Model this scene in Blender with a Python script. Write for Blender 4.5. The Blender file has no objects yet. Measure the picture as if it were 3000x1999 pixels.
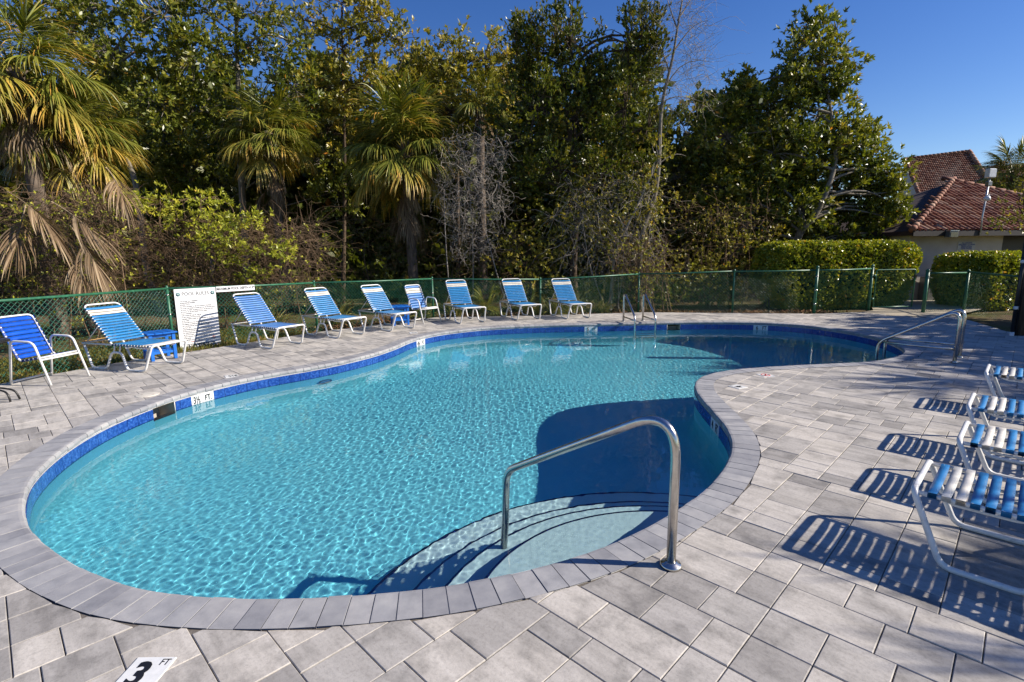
import bpy, bmesh, math, random
import numpy as np
from mathutils import Vector, Matrix
from mathutils.geometry import delaunay_2d_cdt

SC = bpy.context.scene
COL = SC.collection
R = math.radians
random.seed(7)
RNG = np.random.default_rng(11)

# ------------------------------------------------------------------ camera
cam_d = bpy.data.cameras.new('camera')
cam_d.sensor_fit = 'HORIZONTAL'
cam_d.sensor_width = 36.0
cam_d.lens = 36.0 * 1529.87 / 3000.0
cam_d.clip_start = 0.05
cam_d.clip_end = 2000.0
cam = bpy.data.objects.new('camera', cam_d)
COL.objects.link(cam)
PITCH, ROLL, EYE = 0.16935, -0.01015, 1.70
_fw = Vector((0, math.cos(PITCH), -math.sin(PITCH)))
_x0 = Vector((1, 0, 0))
_u0 = _x0.cross(_fw)
_X = math.cos(ROLL) * _x0 + math.sin(ROLL) * _u0
_U = -math.sin(ROLL) * _x0 + math.cos(ROLL) * _u0
_m = Matrix((( _X.x, _U.x, -_fw.x, 0), (_X.y, _U.y, -_fw.y, 0), (_X.z, _U.z, -_fw.z, EYE), (0, 0, 0, 1)))
cam.matrix_world = _m
SC.camera = cam

# ------------------------------------------------------------------ sky and sun
SUN_AZ, SUN_EL = R(-5.0), R(31.0)          # azimuth measured from +X
SDIR = Vector((math.cos(SUN_EL) * math.cos(SUN_AZ), math.cos(SUN_EL) * math.sin(SUN_AZ), math.sin(SUN_EL)))
world = bpy.data.worlds.new('World')
SC.world = world
world.use_nodes = True
wn, wl = world.node_tree.nodes, world.node_tree.links
wn.clear()
w_out = wn.new('ShaderNodeOutputWorld')
w_bg = wn.new('ShaderNodeBackground')
w_sky = wn.new('ShaderNodeTexSky')
w_sky.sky_type = 'NISHITA'
w_sky.sun_disc = False
w_sky.sun_elevation = SUN_EL
w_sky.sun_rotation = R(90) - SUN_AZ
w_sky.altitude = 0
w_sky.air_density = 1.0
w_sky.dust_density = 0.15
w_sky.ozone_density = 3.0
w_bg.inputs['Strength'].default_value = 0.083
w_hs = wn.new('ShaderNodeHueSaturation')          # the clear, polarised winter blue of this sky
w_hs.inputs['Hue'].default_value = 0.518
w_hs.inputs['Saturation'].default_value = 1.30
wl.new(w_sky.outputs[0], w_hs.inputs['Color'])
wl.new(w_hs.outputs[0], w_bg.inputs[0])
wl.new(w_bg.outputs[0], w_out.inputs[0])
sun_d = bpy.data.lights.new('sun', 'SUN')
sun_d.energy = 5.0
sun_d.angle = R(0.5)
sun_d.color = (1.0, 0.915, 0.80)
sun = bpy.data.objects.new('sun', sun_d)
COL.objects.link(sun)
sun.rotation_euler = SDIR.to_track_quat('Z', 'Y').to_euler()
sun.location = (20, -2, 14)
sun_d.cycles.is_caustics_light = True

vs = SC.view_settings
vs.view_transform = 'Standard'
vs.look = 'None'
vs.gamma = 1.0
vs.exposure = 0.66
vs.use_curve_mapping = False
cy = SC.cycles
cy.use_denoising = True
cy.max_bounces = 10
cy.diffuse_bounces = 3
cy.glossy_bounces = 4
cy.transmission_bounces = 6
cy.transparent_max_bounces = 8
cy.caustics_refractive = True
cy.caustics_reflective = False
cy.sample_clamp_indirect = 6.0
cy.blur_glossy = 0.3

# ------------------------------------------------------------------ helpers
MATS = {}


def new_mat(name):
    m = bpy.data.materials.new(name)
    m.use_nodes = True
    nt = m.node_tree
    nt.nodes.clear()
    out = nt.nodes.new('ShaderNodeOutputMaterial')
    MATS[name] = m
    return m, nt, out


class NT:
    """small node-building shorthand"""

    def __init__(self, name):
        self.m, self.t, self.out = new_mat(name)

    def n(self, typ, **kw):
        nd = self.t.nodes.new(typ)
        for k, v in kw.items():
            if k.startswith('i_'):
                nd.inputs[k[2:].replace('_', ' ')].default_value = v
            elif k.startswith('x_'):
                nd.inputs[int(k[2:])].default_value = v
            else:
                setattr(nd, k, v)
        return nd

    def l(self, a, b):
        self.t.links.new(a, b)

    def ramp(self, fac, stops, interp='LINEAR'):
        r = self.n('ShaderNodeValToRGB')
        r.color_ramp.interpolation = interp
        el = r.color_ramp.elements
        while len(el) > 1:
            el.remove(el[-1])
        el[0].position, el[0].color = stops[0][0], (*stops[0][1], 1)
        for p, c in stops[1:]:
            e = el.new(p)
            e.color = (*c, 1)
        self.l(fac, r.inputs[0])
        return r.outputs[0]

    def noise(self, vec=None, scale=5.0, detail=4.0, rough=0.55, w=None, dist=0.0):
        nd = self.n('ShaderNodeTexNoise')
        if w is not None:
            nd.noise_dimensions = '4D'
            self.l(w, nd.inputs['W'])
        nd.inputs['Scale'].default_value = scale
        nd.inputs['Detail'].default_value = detail
        nd.inputs['Roughness'].default_value = rough
        nd.inputs['Distortion'].default_value = dist
        if vec is not None:
            self.l(vec, nd.inputs['Vector'])
        return nd.outputs['Fac']

    def mapping(self, vec, scale=(1, 1, 1), rot=(0, 0, 0)):
        mp = self.n('ShaderNodeMapping')
        mp.inputs['Scale'].default_value = scale
        mp.inputs['Rotation'].default_value = rot
        self.l(vec, mp.inputs['Vector'])
        return mp.outputs[0]

    def mix(self, fac, a, b, typ='MIX'):
        mx = self.n('ShaderNodeMix', data_type='RGBA', blend_type=typ)
        for s, v in ((mx.inputs[0], fac), (mx.inputs[6], a), (mx.inputs[7], b)):
            if hasattr(v, 'links'):
                self.l(v, s)
            else:
                s.default_value = v if not isinstance(v, tuple) or len(v) == 4 else (*v, 1)
        return mx.outputs[2]

    def math(self, op, a, b=0.0, c=0.0):
        md = self.n('ShaderNodeMath', operation=op)
        for s, v in zip(md.inputs, (a, b, c)):
            if hasattr(v, 'links'):
                self.l(v, s)
            else:
                s.default_value = v
        return md.outputs[0]

    def bump(self, h, strength=0.3, dist=0.01, normal=None):
        b = self.n('ShaderNodeBump')
        b.inputs['Strength'].default_value = strength
        b.inputs['Distance'].default_value = dist
        self.l(h, b.inputs['Height'])
        if normal is not None:
            self.l(normal, b.inputs['Normal'])
        return b.outputs[0]

    def principled(self, color=None, rough=0.5, metallic=0.0, spec=0.5, normal=None, coat=0.0):
        p = self.n('ShaderNodeBsdfPrincipled')
        for key, v in (('Base Color', color), ('Roughness', rough), ('Metallic', metallic), ('Specular IOR Level', spec), ('Coat Weight', coat)):
            if v is None:
                continue
            if hasattr(v, 'links'):
                self.l(v, p.inputs[key])
            else:
                p.inputs[key].default_value = (*v, 1) if isinstance(v, tuple) and len(v) == 3 else v
        if normal is not None:
            self.l(normal, p.inputs['Normal'])
        self.l(p.outputs[0], self.out.inputs['Surface'])
        return p

    def obj(self):
        return self.n('ShaderNodeTexCoord').outputs['Object']

    def pos(self):
        return self.n('ShaderNodeNewGeometry').outputs['Position']

    def rand(self):
        return self.n('ShaderNodeObjectInfo').outputs['Random']

    def attr(self, name='tone'):
        return self.n('ShaderNodeAttribute', attribute_name=name).outputs['Fac']


def simple_mat(name, color, rough=0.5, metallic=0.0, var=0.12, vscale=9.0, bump=0.0, spec=0.5):
    """paint, plastic or metal with a little mottling and wear"""
    k = NT(name)
    nz = k.noise(k.obj(), vscale, 5, 0.6)
    c2 = tuple(max(0, c * (1 - var * 1.6)) for c in color)
    c3 = tuple(min(1, c * (1 + var)) for c in color)
    col = k.ramp(nz, [(0.3, c2), (0.7, c3)])
    nm = k.bump(k.noise(k.obj(), vscale * 9, 3, 0.6), bump, 0.004) if bump else None
    rg = k.math('MULTIPLY_ADD', nz, 0.25, rough - 0.12)
    k.principled(col, rg, metallic, spec, nm)
    return k.m


class MB:
    """collects geometry for ONE mesh"""

    def __init__(self):
        self.v, self.f, self.mi, self.sm = [], [], [], []

    def add(self, verts, faces, smooth=False, mi=0):
        o = len(self.v)
        self.v.extend([tuple(p) for p in verts])
        self.f.extend([tuple(i + o for i in f) for f in faces])
        self.sm.extend([smooth] * len(faces))
        self.mi.extend([mi] * len(faces))
        return self

    def box(self, c, s, rotz=0.0, mi=0, bevel=0.0, rot=None):
        hx, hy, hz = s[0] / 2, s[1] / 2, s[2] / 2
        M = rot if rot is not None else Matrix.Rotation(rotz, 3, 'Z')
        if bevel <= 0:
            vs_ = [(sx * hx, sy * hy, sz * hz) for sz in (-1, 1) for sx, sy in ((-1, -1), (1, -1), (1, 1), (-1, 1))]
            fs = [(3, 2, 1, 0), (4, 5, 6, 7), (0, 1, 5, 4), (1, 2, 6, 5), (2, 3, 7, 6), (3, 0, 4, 7)]
        else:
            b = min(bevel, hx * .9, hy * .9, hz * .9)
            vs_, fs = [], []
            for z, i in ((-hz, b), (-hz + b, 0), (hz - b, 0), (hz, b)):
                for sx, sy in ((-1, -1), (1, -1), (1, 1), (-1, 1)):
                    vs_.append((sx * (hx - i), sy * (hy - i), z))
            fs.append((3, 2, 1, 0))
            for k_ in range(3):
                for j in range(4):
                    a = k_ * 4
                    fs.append((a + j, a + (j + 1) % 4, a + 4 + (j + 1) % 4, a + 4 + j))
            fs.append((12, 13, 14, 15))
        c = Vector(c)
        return self.add([M @ Vector(p) + c for p in vs_], fs, False, mi)

    def tube(self, pts, r, sides=8, closed=False, caps=True, mi=0, smooth=True):
        pts = [Vector(p) for p in pts]
        n = len(pts)
        rad = r if hasattr(r, '__len__') else [r] * n
        verts, faces = [], []
        up = None
        for i in range(n):
            if closed:
                d = pts[(i + 1) % n] - pts[i - 1]
            else:
                d = pts[min(i + 1, n - 1)] - pts[max(i - 1, 0)]
            if d.length < 1e-9:
                d = Vector((0, 0, 1))
            d.normalize()
            if up is None:
                up = Vector((0, 0, 1)) if abs(d.z) < 0.9 else Vector((1, 0, 0))
            side = d.cross(up)
            if side.length < 1e-6:
                side = d.orthogonal()
            side.normalize()
            up = side.cross(d).normalized()
            for j in range(sides):
                a = 2 * math.pi * j / sides
                verts.append(pts[i] + (side * math.cos(a) + up * math.sin(a)) * rad[i])
        m = n if closed else n - 1
        for i in range(m):
            a, b = i * sides, ((i + 1) % n) * sides
            for j in range(sides):
                k_ = (j + 1) % sides
                faces.append((a + k_, a + j, b + j, b + k_))
        if caps and not closed:
            faces.append(tuple(range(sides)))
            faces.append(tuple(range((n - 1) * sides + sides - 1, (n - 1) * sides - 1, -1)))
        return self.add(verts, faces, smooth, mi)

    def lathe(self, prof, c=(0, 0, 0), sides=20, mi=0, smooth=True):
        verts, faces = [], []
        for rr, z in prof:
            for j in range(sides):
                a = 2 * math.pi * j / sides
                verts.append((c[0] + rr * math.cos(a), c[1] + rr * math.sin(a), c[2] + z))
        for i in range(len(prof) - 1):
            for j in range(sides):
                k_ = (j + 1) % sides
                faces.append((i * sides + j, i * sides + k_, (i + 1) * sides + k_, (i + 1) * sides + j))
        faces.append(tuple(range(sides - 1, -1, -1)))
        faces.append(tuple(range((len(prof) - 1) * sides, len(prof) * sides)))
        return self.add(verts, faces, smooth, mi)

    def prism(self, poly, z0, z1, mi=0, chamfer=0.0):
        """poly: ccw (x, y) list"""
        n = len(poly)
        if chamfer > 0:
            cx = sum(p[0] for p in poly) / n
            cy_ = sum(p[1] for p in poly) / n
            ins = []
            for p in poly:
                d = math.hypot(p[0] - cx, p[1] - cy_) or 1
                k_ = 1 - chamfer * 1.35 / d
                ins.append((cx + (p[0] - cx) * k_, cy_ + (p[1] - cy_) * k_))
            vs_ = [(x, y, z0) for x, y in poly] + [(x, y, z1 - chamfer * .8) for x, y in poly] + [(x, y, z1) for x, y in ins]
            fs = [tuple(range(2 * n, 3 * n))]
            for i in range(n):
                j = (i + 1) % n
                fs.append((i, j, n + j, n + i))
                fs.append((n + i, n + j, 2 * n + j, 2 * n + i))
        else:
            vs_ = [(x, y, z0) for x, y in poly] + [(x, y, z1) for x, y in poly]
            fs = [tuple(range(n, 2 * n)), tuple(range(n - 1, -1, -1))]
            for i in range(n):
                j = (i + 1) % n
                fs.append((i, j, n + j, n + i))
        return self.add(vs_, fs, False, mi)

    def mesh(self, name, mats, tone=None):
        me = bpy.data.meshes.new(name)
        me.from_pydata(self.v, [], self.f)
        mats = mats if isinstance(mats, (list, tuple)) else [mats]
        for m in mats:
            me.materials.append(MATS[m] if isinstance(m, str) else m)
        if any(self.sm):
            me.polygons.foreach_set('use_smooth', self.sm)
        if any(self.mi):
            me.polygons.foreach_set('material_index', self.mi)
        if tone is not None:
            a = me.attributes.new('tone', 'FLOAT', 'FACE')
            a.data.foreach_set('value', np.asarray(tone, dtype=np.float32) if hasattr(tone, '__len__') else np.full(len(self.f), tone, dtype=np.float32))
        me.update()
        return me

    def build(self, name, mats, parent=None, tone=None):
        return put(name, self.mesh(name, mats, tone), parent)


def put(name, mesh, parent=None, loc=None, rot=None):
    o = bpy.data.objects.new(name, mesh)
    COL.objects.link(o)
    if parent is not None:
        o.parent = parent
    if loc is not None:
        o.location = loc
    if rot is not None:
        o.rotation_euler = rot
    return o


def np_mesh(name, verts, faces, mats, tone=None, smooth=False, tone_domain='FACE'):
    """verts (n,3) array, faces (m,k) array of one size k"""
    verts = np.ascontiguousarray(verts, dtype=np.float32)
    faces = np.ascontiguousarray(faces, dtype=np.int32)
    me = bpy.data.meshes.new(name)
    m, k_ = faces.shape
    me.vertices.add(len(verts))
    me.vertices.foreach_set('co', verts.ravel())
    me.loops.add(m * k_)
    me.loops.foreach_set('vertex_index', faces.ravel())
    me.polygons.add(m)
    me.polygons.foreach_set('loop_start', np.arange(0, m * k_, k_, dtype=np.int32))
    me.polygons.foreach_set('loop_total', np.full(m, k_, dtype=np.int32))
    if smooth:
        me.polygons.foreach_set('use_smooth', np.ones(m, dtype=bool))
    mats = mats if isinstance(mats, (list, tuple)) else [mats]
    for mm in mats:
        me.materials.append(MATS[mm])
    if tone is not None:
        a = me.attributes.new('tone', 'FLOAT', tone_domain)
        a.data.foreach_set('value', np.asarray(tone, dtype=np.float32))
    me.update(calc_edges=True)
    me.validate()
    return me


def tag(o, label=None, cat=None, group=None, kind=None):
    if label:
        o['label'] = label
    if cat:
        o['category'] = cat
    if group:
        o['group'] = group
    if kind:
        o['kind'] = kind
    return o


def thing(name, label, cat, loc=(0, 0, 0), rotz=0.0, group=None):
    o = bpy.data.objects.new(name, None)
    o.empty_display_size = 0.2
    COL.objects.link(o)
    o.location = loc
    o.rotation_euler = (0, 0, rotz)
    return tag(o, label, cat, group)


def fillet(pts, r, seg=5):
    """round the corners of a polyline"""
    pts = [Vector(p) for p in pts]
    rs = r if hasattr(r, '__len__') else [r] * len(pts)
    out = [pts[0]]
    for i in range(1, len(pts) - 1):
        a, b, c = pts[i - 1], pts[i], pts[i + 1]
        d1, d2 = (a - b), (c - b)
        k_ = min(rs[i], d1.length * .48, d2.length * .48)
        p, q = b + d1.normalized() * k_, b + d2.normalized() * k_
        for j in range(seg + 1):
            t = j / seg
            out.append((1 - t) ** 2 * p + 2 * t * (1 - t) * b + t * t * q)
    out.append(pts[-1])
    return out


def text(name, body, size, mat, parent, loc, rot, sx=1.0, align='CENTER', extrude=0.0008, spacing=1.0, shear=0.0, bold=0.0):
    cu = bpy.data.curves.new(name, 'FONT')
    cu.body = body
    cu.size = size
    cu.align_x = align
    cu.align_y = 'CENTER'
    cu.extrude = extrude
    cu.offset = bold
    cu.resolution_u = 3
    cu.space_character = spacing
    cu.shear = shear
    cu.materials.append(MATS[mat])
    o = put(name, cu, parent, loc, rot)
    o.scale = (sx, 1, 1)
    return o


def catmull(ctrl, per=12):
    c = np.asarray(ctrl, float)
    n = len(c)
    out = []
    for i in range(n):
        p0, p1, p2, p3 = c[i - 1], c[i], c[(i + 1) % n], c[(i + 2) % n]
        t = np.linspace(0, 1, per, endpoint=False)[:, None]
        out.append(0.5 * (2 * p1 + (p2 - p0) * t + (2 * p0 - 5 * p1 + 4 * p2 - p3) * t ** 2 + (3 * p1 - p0 - 3 * p2 + p3) * t ** 3))
    return np.concatenate(out)


def arclen(c):
    d = np.hypot(*(np.roll(c, -1, 0) - c).T)
    return np.concatenate([[0], np.cumsum(d)])


def inside(poly, pts):
    """even-odd test, vectorised"""
    pts = np.atleast_2d(pts)
    x, y = pts[:, 0], pts[:, 1]
    res = np.zeros(len(pts), bool)
    px, py = poly[:, 0], poly[:, 1]
    qx, qy = np.roll(px, -1), np.roll(py, -1)
    for i in range(len(poly)):
        c = (py[i] > y) != (qy[i] > y)
        if c.any():
            xx = (qx[i] - px[i]) * (y - py[i]) / (qy[i] - py[i] + 1e-12) + px[i]
            res ^= c & (x < xx)
    return res


def dist_curve(curve, pts):
    """distance of points to a closed dense curve and the index of the nearest sample"""
    pts = np.atleast_2d(pts)
    out = np.empty(len(pts))
    idx = np.empty(len(pts), int)
    for s in range(0, len(pts), 4000):
        d = ((pts[s:s + 4000, None, :] - curve[None]) ** 2).sum(2)
        idx[s:s + 4000] = d.argmin(1)
        out[s:s + 4000] = np.sqrt(d.min(1))
    return out, idx

# ================================================================== materials of the setting
def build_setting_mats():
    # pavers: grey-beige cast stone, streaked along the slab, darker clouds
    k = NT('paver')
    tone = k.attr('tone')
    tw = k.math('MULTIPLY', tone, 57.0)
    base = k.mapping(k.pos(), (1, 1, 1), (0, 0, R(45.4)))
    streak = k.noise(k.mapping(base, (2.2, 13.0, 1)), 1.0, 5, 0.62, w=tw)
    cloud = k.noise(base, 5.5, 5, 0.6, w=tw)
    fine = k.noise(base, 210.0, 3, 0.7)
    c = k.ramp(streak, [(0.25, (0.320, 0.301, 0.277)), (0.48, (0.455, 0.429, 0.395)), (0.75, (0.570, 0.540, 0.500))])
    dark = k.ramp(cloud, [(0.30, (1, 1, 1)), (0.50, (0.0, 0.0, 0.0))])
    c = k.mix(k.math('MULTIPLY', dark, 0.75), c, (0.200, 0.190, 0.178))
    tv = k.ramp(tone, [(0.0, (0.62, 0.62, 0.63)), (0.25, (0.84, 0.84, 0.84)), (0.6, (1.0, 0.99, 0.975)), (0.85, (1.13, 1.11, 1.07)), (1.0, (0.80, 0.80, 0.81))])
    c = k.mix(1.0, c, tv, 'MULTIPLY')
    sp = k.ramp(fine, [(0.30, (0.55, 0.55, 0.55)), (0.42, (1, 1, 1)), (0.68, (1, 1, 1)), (0.78, (1.35, 1.33, 1.28))])
    c = k.mix(0.6, c, sp, 'MULTIPLY')
    mott = k.noise(base, 55.0, 4, 0.7)
    c = k.mix(0.55, c, k.ramp(mott, [(0.32, (0.68, 0.67, 0.66)), (0.5, (1, 1, 1)), (0.70, (1.12, 1.11, 1.09))]), 'MULTIPLY')
    stain = k.noise(k.pos(), 0.9, 4, 0.65)
    c = k.mix(k.math('MULTIPLY', k.ramp(stain, [(0.55, (0, 0, 0)), (0.75, (1, 1, 1))]), 0.22), c, (0.24, 0.225, 0.20))
    h = k.math('ADD', k.math('MULTIPLY', fine, 0.5), k.noise(base, 60.0, 4, 0.6))
    k.principled(c, 0.82, 0, 0.3, k.bump(h, 0.25, 0.003))

    k = NT('coping')
    tone = k.attr('tone')
    tw = k.math('MULTIPLY', tone, 31.0)
    n1 = k.noise(k.pos(), 7.0, 5, 0.6, w=tw)
    n2 = k.noise(k.mapping(k.pos(), (1, 1, 1)), 1.7, 4, 0.6)
    fine = k.noise(k.pos(), 260.0, 3, 0.7)
    c = k.ramp(n1, [(0.28, (0.225, 0.228, 0.243)), (0.5, (0.315, 0.315, 0.325)), (0.74, (0.400, 0.395, 0.390))])
    c = k.mix(1.0, c, k.ramp(tone, [(0.0, (0.80, 0.80, 0.82)), (0.5, (1, 1, 1)), (1.0, (1.12, 1.1, 1.07))]), 'MULTIPLY')
    c = k.mix(k.math('MULTIPLY', k.ramp(n2, [(0.5, (0, 0, 0)), (0.8, (1, 1, 1))]), 0.25), c, (0.30, 0.29, 0.28))
    c = k.mix(0.45, c, k.ramp(fine, [(0.3, (0.6, 0.6, 0.6)), (0.45, (1, 1, 1))]), 'MULTIPLY')
    k.principled(c, 0.72, 0, 0.35, k.bump(fine, 0.18, 0.003))

    k = NT('joint_sand')
    n1 = k.noise(k.pos(), 140.0, 4, 0.7)
    c = k.ramp(n1, [(0.3, (0.085, 0.076, 0.066)), (0.7, (0.23, 0.205, 0.18))])
    k.principled(c, 0.95, 0, 0.1)

    k = NT('grout')
    n1 = k.noise(k.pos(), 60.0, 4, 0.7)
    k.principled(k.ramp(n1, [(0.3, (0.42, 0.42, 0.42)), (0.7, (0.58, 0.58, 0.57))]), 0.9, 0, 0.2)

    # glazed cobalt tile with mottled glaze
    k = NT('pool_tile')
    tone = k.attr('tone')
    n1 = k.noise(k.pos(), 38.0, 5, 0.7, w=k.math('MULTIPLY', tone, 21.0))
    c = k.ramp(n1, [(0.28, (0.006, 0.022, 0.13)), (0.5, (0.014, 0.060, 0.28)), (0.72, (0.060, 0.17, 0.50))])
    c = k.mix(1.0, c, k.ramp(tone, [(0, (0.75, 0.8, 0.9)), (1, (1.2, 1.15, 1.05))]), 'MULTIPLY')
    k.principled(c, 0.16, 0, 0.5, k.bump(n1, 0.12, 0.002))

    k = NT('step_tile')
    n1 = k.noise(k.pos(), 50.0, 3, 0.6)
    k.principled(k.ramp(n1, [(0.3, (0.004, 0.012, 0.12)), (0.7, (0.012, 0.04, 0.25))]), 0.3)

    k = NT('marker_tile')
    n1 = k.noise(k.pos(), 30.0, 3, 0.6)
    k.principled(k.ramp(n1, [(0.3, (0.66, 0.67, 0.66)), (0.7, (0.76, 0.76, 0.74))]), 0.35)
    simple_mat('marker_black', (0.012, 0.012, 0.014), 0.45)
    simple_mat('marker_red', (0.55, 0.04, 0.03), 0.5)

    # plaster: speckled finish, the water's depth tint painted in: bluer basin, paler steps
    for nm, c0, c1, c2 in (('plaster', (0.09, 0.46, 0.61), (0.14, 0.60, 0.75), (0.23, 0.70, 0.82)), ('step_plaster_depth_tint', (0.36, 0.60, 0.66), (0.46, 0.70, 0.75), (0.55, 0.77, 0.81))):
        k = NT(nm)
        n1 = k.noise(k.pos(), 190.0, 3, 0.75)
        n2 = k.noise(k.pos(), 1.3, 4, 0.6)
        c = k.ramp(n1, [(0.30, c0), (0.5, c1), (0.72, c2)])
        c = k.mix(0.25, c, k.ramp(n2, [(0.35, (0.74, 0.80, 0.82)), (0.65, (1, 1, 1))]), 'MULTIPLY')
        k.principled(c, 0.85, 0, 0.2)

    # water: clear, refracting, untinted; its colour by depth is put into the basin surfaces
    k = NT('pool_water')
    gg = k.n('ShaderNodeBsdfGlass')
    gg.inputs['IOR'].default_value = 1.333
    gg.inputs['Roughness'].default_value = 0.0
    k.l(gg.outputs[0], k.out.inputs['Surface'])

    # ground outside the deck: sandy soil with leaf litter and thin grass
    k = NT('ground')
    n1 = k.noise(k.pos(), 0.55, 5, 0.65)
    n2 = k.noise(k.pos(), 22.0, 5, 0.7)
    soil = k.ramp(n2, [(0.3, (0.045, 0.030, 0.018)), (0.5, (0.12, 0.080, 0.045)), (0.72, (0.24, 0.17, 0.10))])
    turf = k.ramp(n2, [(0.3, (0.035, 0.045, 0.010)), (0.7, (0.13, 0.13, 0.035))])
    k.principled(k.mix(k.ramp(n1, [(0.42, (0, 0, 0)), (0.58, (1, 1, 1))]), soil, turf), 0.95, 0, 0.1, k.bump(n2, 0.8, 0.02))

    k = NT('concrete')
    n1 = k.noise(k.pos(), 3.0, 6, 0.7)
    n2 = k.noise(k.pos(), 120.0, 3, 0.7)
    c = k.ramp(n1, [(0.3, (0.36, 0.31, 0.23)), (0.7, (0.48, 0.42, 0.32))])
    k.principled(k.mix(0.3, c, k.ramp(n2, [(0.3, (0.6, 0.6, 0.6)), (0.6, (1, 1, 1))]), 'MULTIPLY'), 0.9, 0, 0.2, k.bump(n2, 0.3, 0.003))


build_setting_mats()

# ================================================================== pool outline
POOL = [(-3.42, 3.42), (-3.12, 3.12), (-2.77, 2.87), (-2.31, 2.61), (-1.84, 2.44), (-1.29, 2.375), (-0.80, 2.395), (-0.27, 2.48),
        (0.26, 2.67), (0.60, 2.86), (0.92, 3.10), (1.28, 3.43), (1.55, 3.75), (1.82, 4.17), (2.00, 4.60), (2.09, 5.05), (2.15, 5.59),
        (2.22, 6.10), (2.33, 6.50), (2.51, 6.84), (2.80, 7.12), (3.20, 7.33), (3.80, 7.50), (4.50, 7.62), (5.10, 7.71), (5.60, 7.84),
        (6.10, 8.13), (6.50, 8.50), (6.80, 9.00), (6.98, 9.60), (7.04, 10.2), (6.93, 10.9), (6.62, 11.58), (6.10, 12.02), (5.40, 12.28),
        (4.50, 12.40), (3.60, 12.37), (2.80, 12.28), (1.90, 12.20), (0.95, 12.14), (0.10, 12.00), (-0.60, 11.78), (-1.22, 11.39),
        (-1.70, 10.88), (-2.00, 10.20), (-2.15, 9.50), (-2.36, 8.85), (-2.70, 8.22), (-3.10, 7.72), (-3.53, 7.28), (-3.83, 6.85),
        (-4.05, 6.40), (-4.16, 5.95), (-4.20, 5.50), (-4.18, 5.10), (-4.10, 4.70), (-3.95, 4.25), (-3.72, 3.80)]
_c = catmull(POOL, 16)
for _ in range(10):
    _c = (_c + np.roll(_c, 1, 0) + np.roll(_c, -1, 0)) / 3
_s = arclen(_c)
PERIM = _s[-1]
_cc = np.vstack([_c, _c[:1]])


def curve_at(s):
    s = np.asarray(s) % PERIM
    return np.stack([np.interp(s, _s, _cc[:, 0]), np.interp(s, _s, _cc[:, 1])], -1)


def normal_at(s):
    t = curve_at(np.asarray(s) + 0.06) - curve_at(np.asarray(s) - 0.06)
    t /= np.linalg.norm(t, axis=-1, keepdims=True)
    return np.stack([t[..., 1], -t[..., 0]], -1)          # outward for a ccw curve


NS = int(PERIM / 0.02)
SS = np.arange(NS) * PERIM / NS
INNER = curve_at(SS)
NORM = normal_at(SS)
COPW = 0.232
OUTER = INNER + NORM * COPW
WALL = INNER + NORM * 0.012
ZW = -0.175


def depth(x, y):
    return np.clip(0.97 + 0.050 * (y - 2.4) + 0.046 * x, 0.9, 1.95)


def s_near(x, y):
    return SS[((INNER - np.array([x, y])) ** 2).sum(1).argmin()]


# ---- basin: wall, cove and floor as one plaster shell, steps and light as parts
basin = thing('pool_basin', 'freeform pool basin of pale plaster below the blue waterline tiles', 'pool')
step = 8
W = WALL[::step]
Nn = NORM[::step]
n = len(W)
_lp = W - Nn * 0.22
dz = -depth(_lp[:, 0], _lp[:, 1])
rings = [(0.0, np.full(n, -0.062)), (0.0, np.full(n, -0.30))]
rings += [(0.0, dz + 0.22), (0.03, dz + 0.10), (0.10, dz + 0.03), (0.22, dz)]
vv, ff = [], []
for off, z in rings:
    p = W - Nn * off
    vv.append(np.column_stack([p, z + ZW * (0 if off == 0 and z[0] > -0.31 else 1)]))
vv = np.vstack(vv)
MOUTH = []
for x, y in ((-4.13, 6.05), (3.95, 12.39)):
    i0 = int(s_near(x, y) / (SS[1] * step))
    MOUTH.append(i0)
mouth_seg = {i0 + e for i0 in MOUTH for e in (0, 1)}
for a in range(len(rings) - 1):
    for i in range(n):
        j = (i + 1) % n
        if a == 0 and i in mouth_seg:
            continue
        ff.append((a * n + j, a * n + i, (a + 1) * n + i, (a + 1) * n + j))
mb = MB()
mb.add(vv, ff, True)
lip = (W - Nn * 0.22)
gx, gy = np.meshgrid(np.arange(-4.2, 7.2, 0.3), np.arange(2.4, 12.6, 0.3))
gp = np.column_stack([gx.ravel(), gy.ravel()])
gp = gp[inside(lip, gp)]
dd, _ = dist_curve(lip, gp)
gp = gp[dd > 0.12]
allp = [Vector(p) for p in np.vstack([lip, gp])]
rv, _, rf, *_ = delaunay_2d_cdt(allp, [], [list(range(n))], 1, 1e-5)
fl = np.array([(p.x, p.y) for p in rv])
mb.add(np.column_stack([fl, ZW - depth(fl[:, 0], fl[:, 1])]), [tuple(f) for f in rf], True)
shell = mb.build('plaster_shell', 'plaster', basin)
_bm = bmesh.new()
_bm.from_mesh(shell.data)
bmesh.ops.remove_doubles(_bm, verts=_bm.verts, dist=0.002)
bmesh.ops.recalc_face_normals(_bm, faces=_bm.faces)
_bm.to_mesh(shell.data)
_bm.free()

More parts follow.
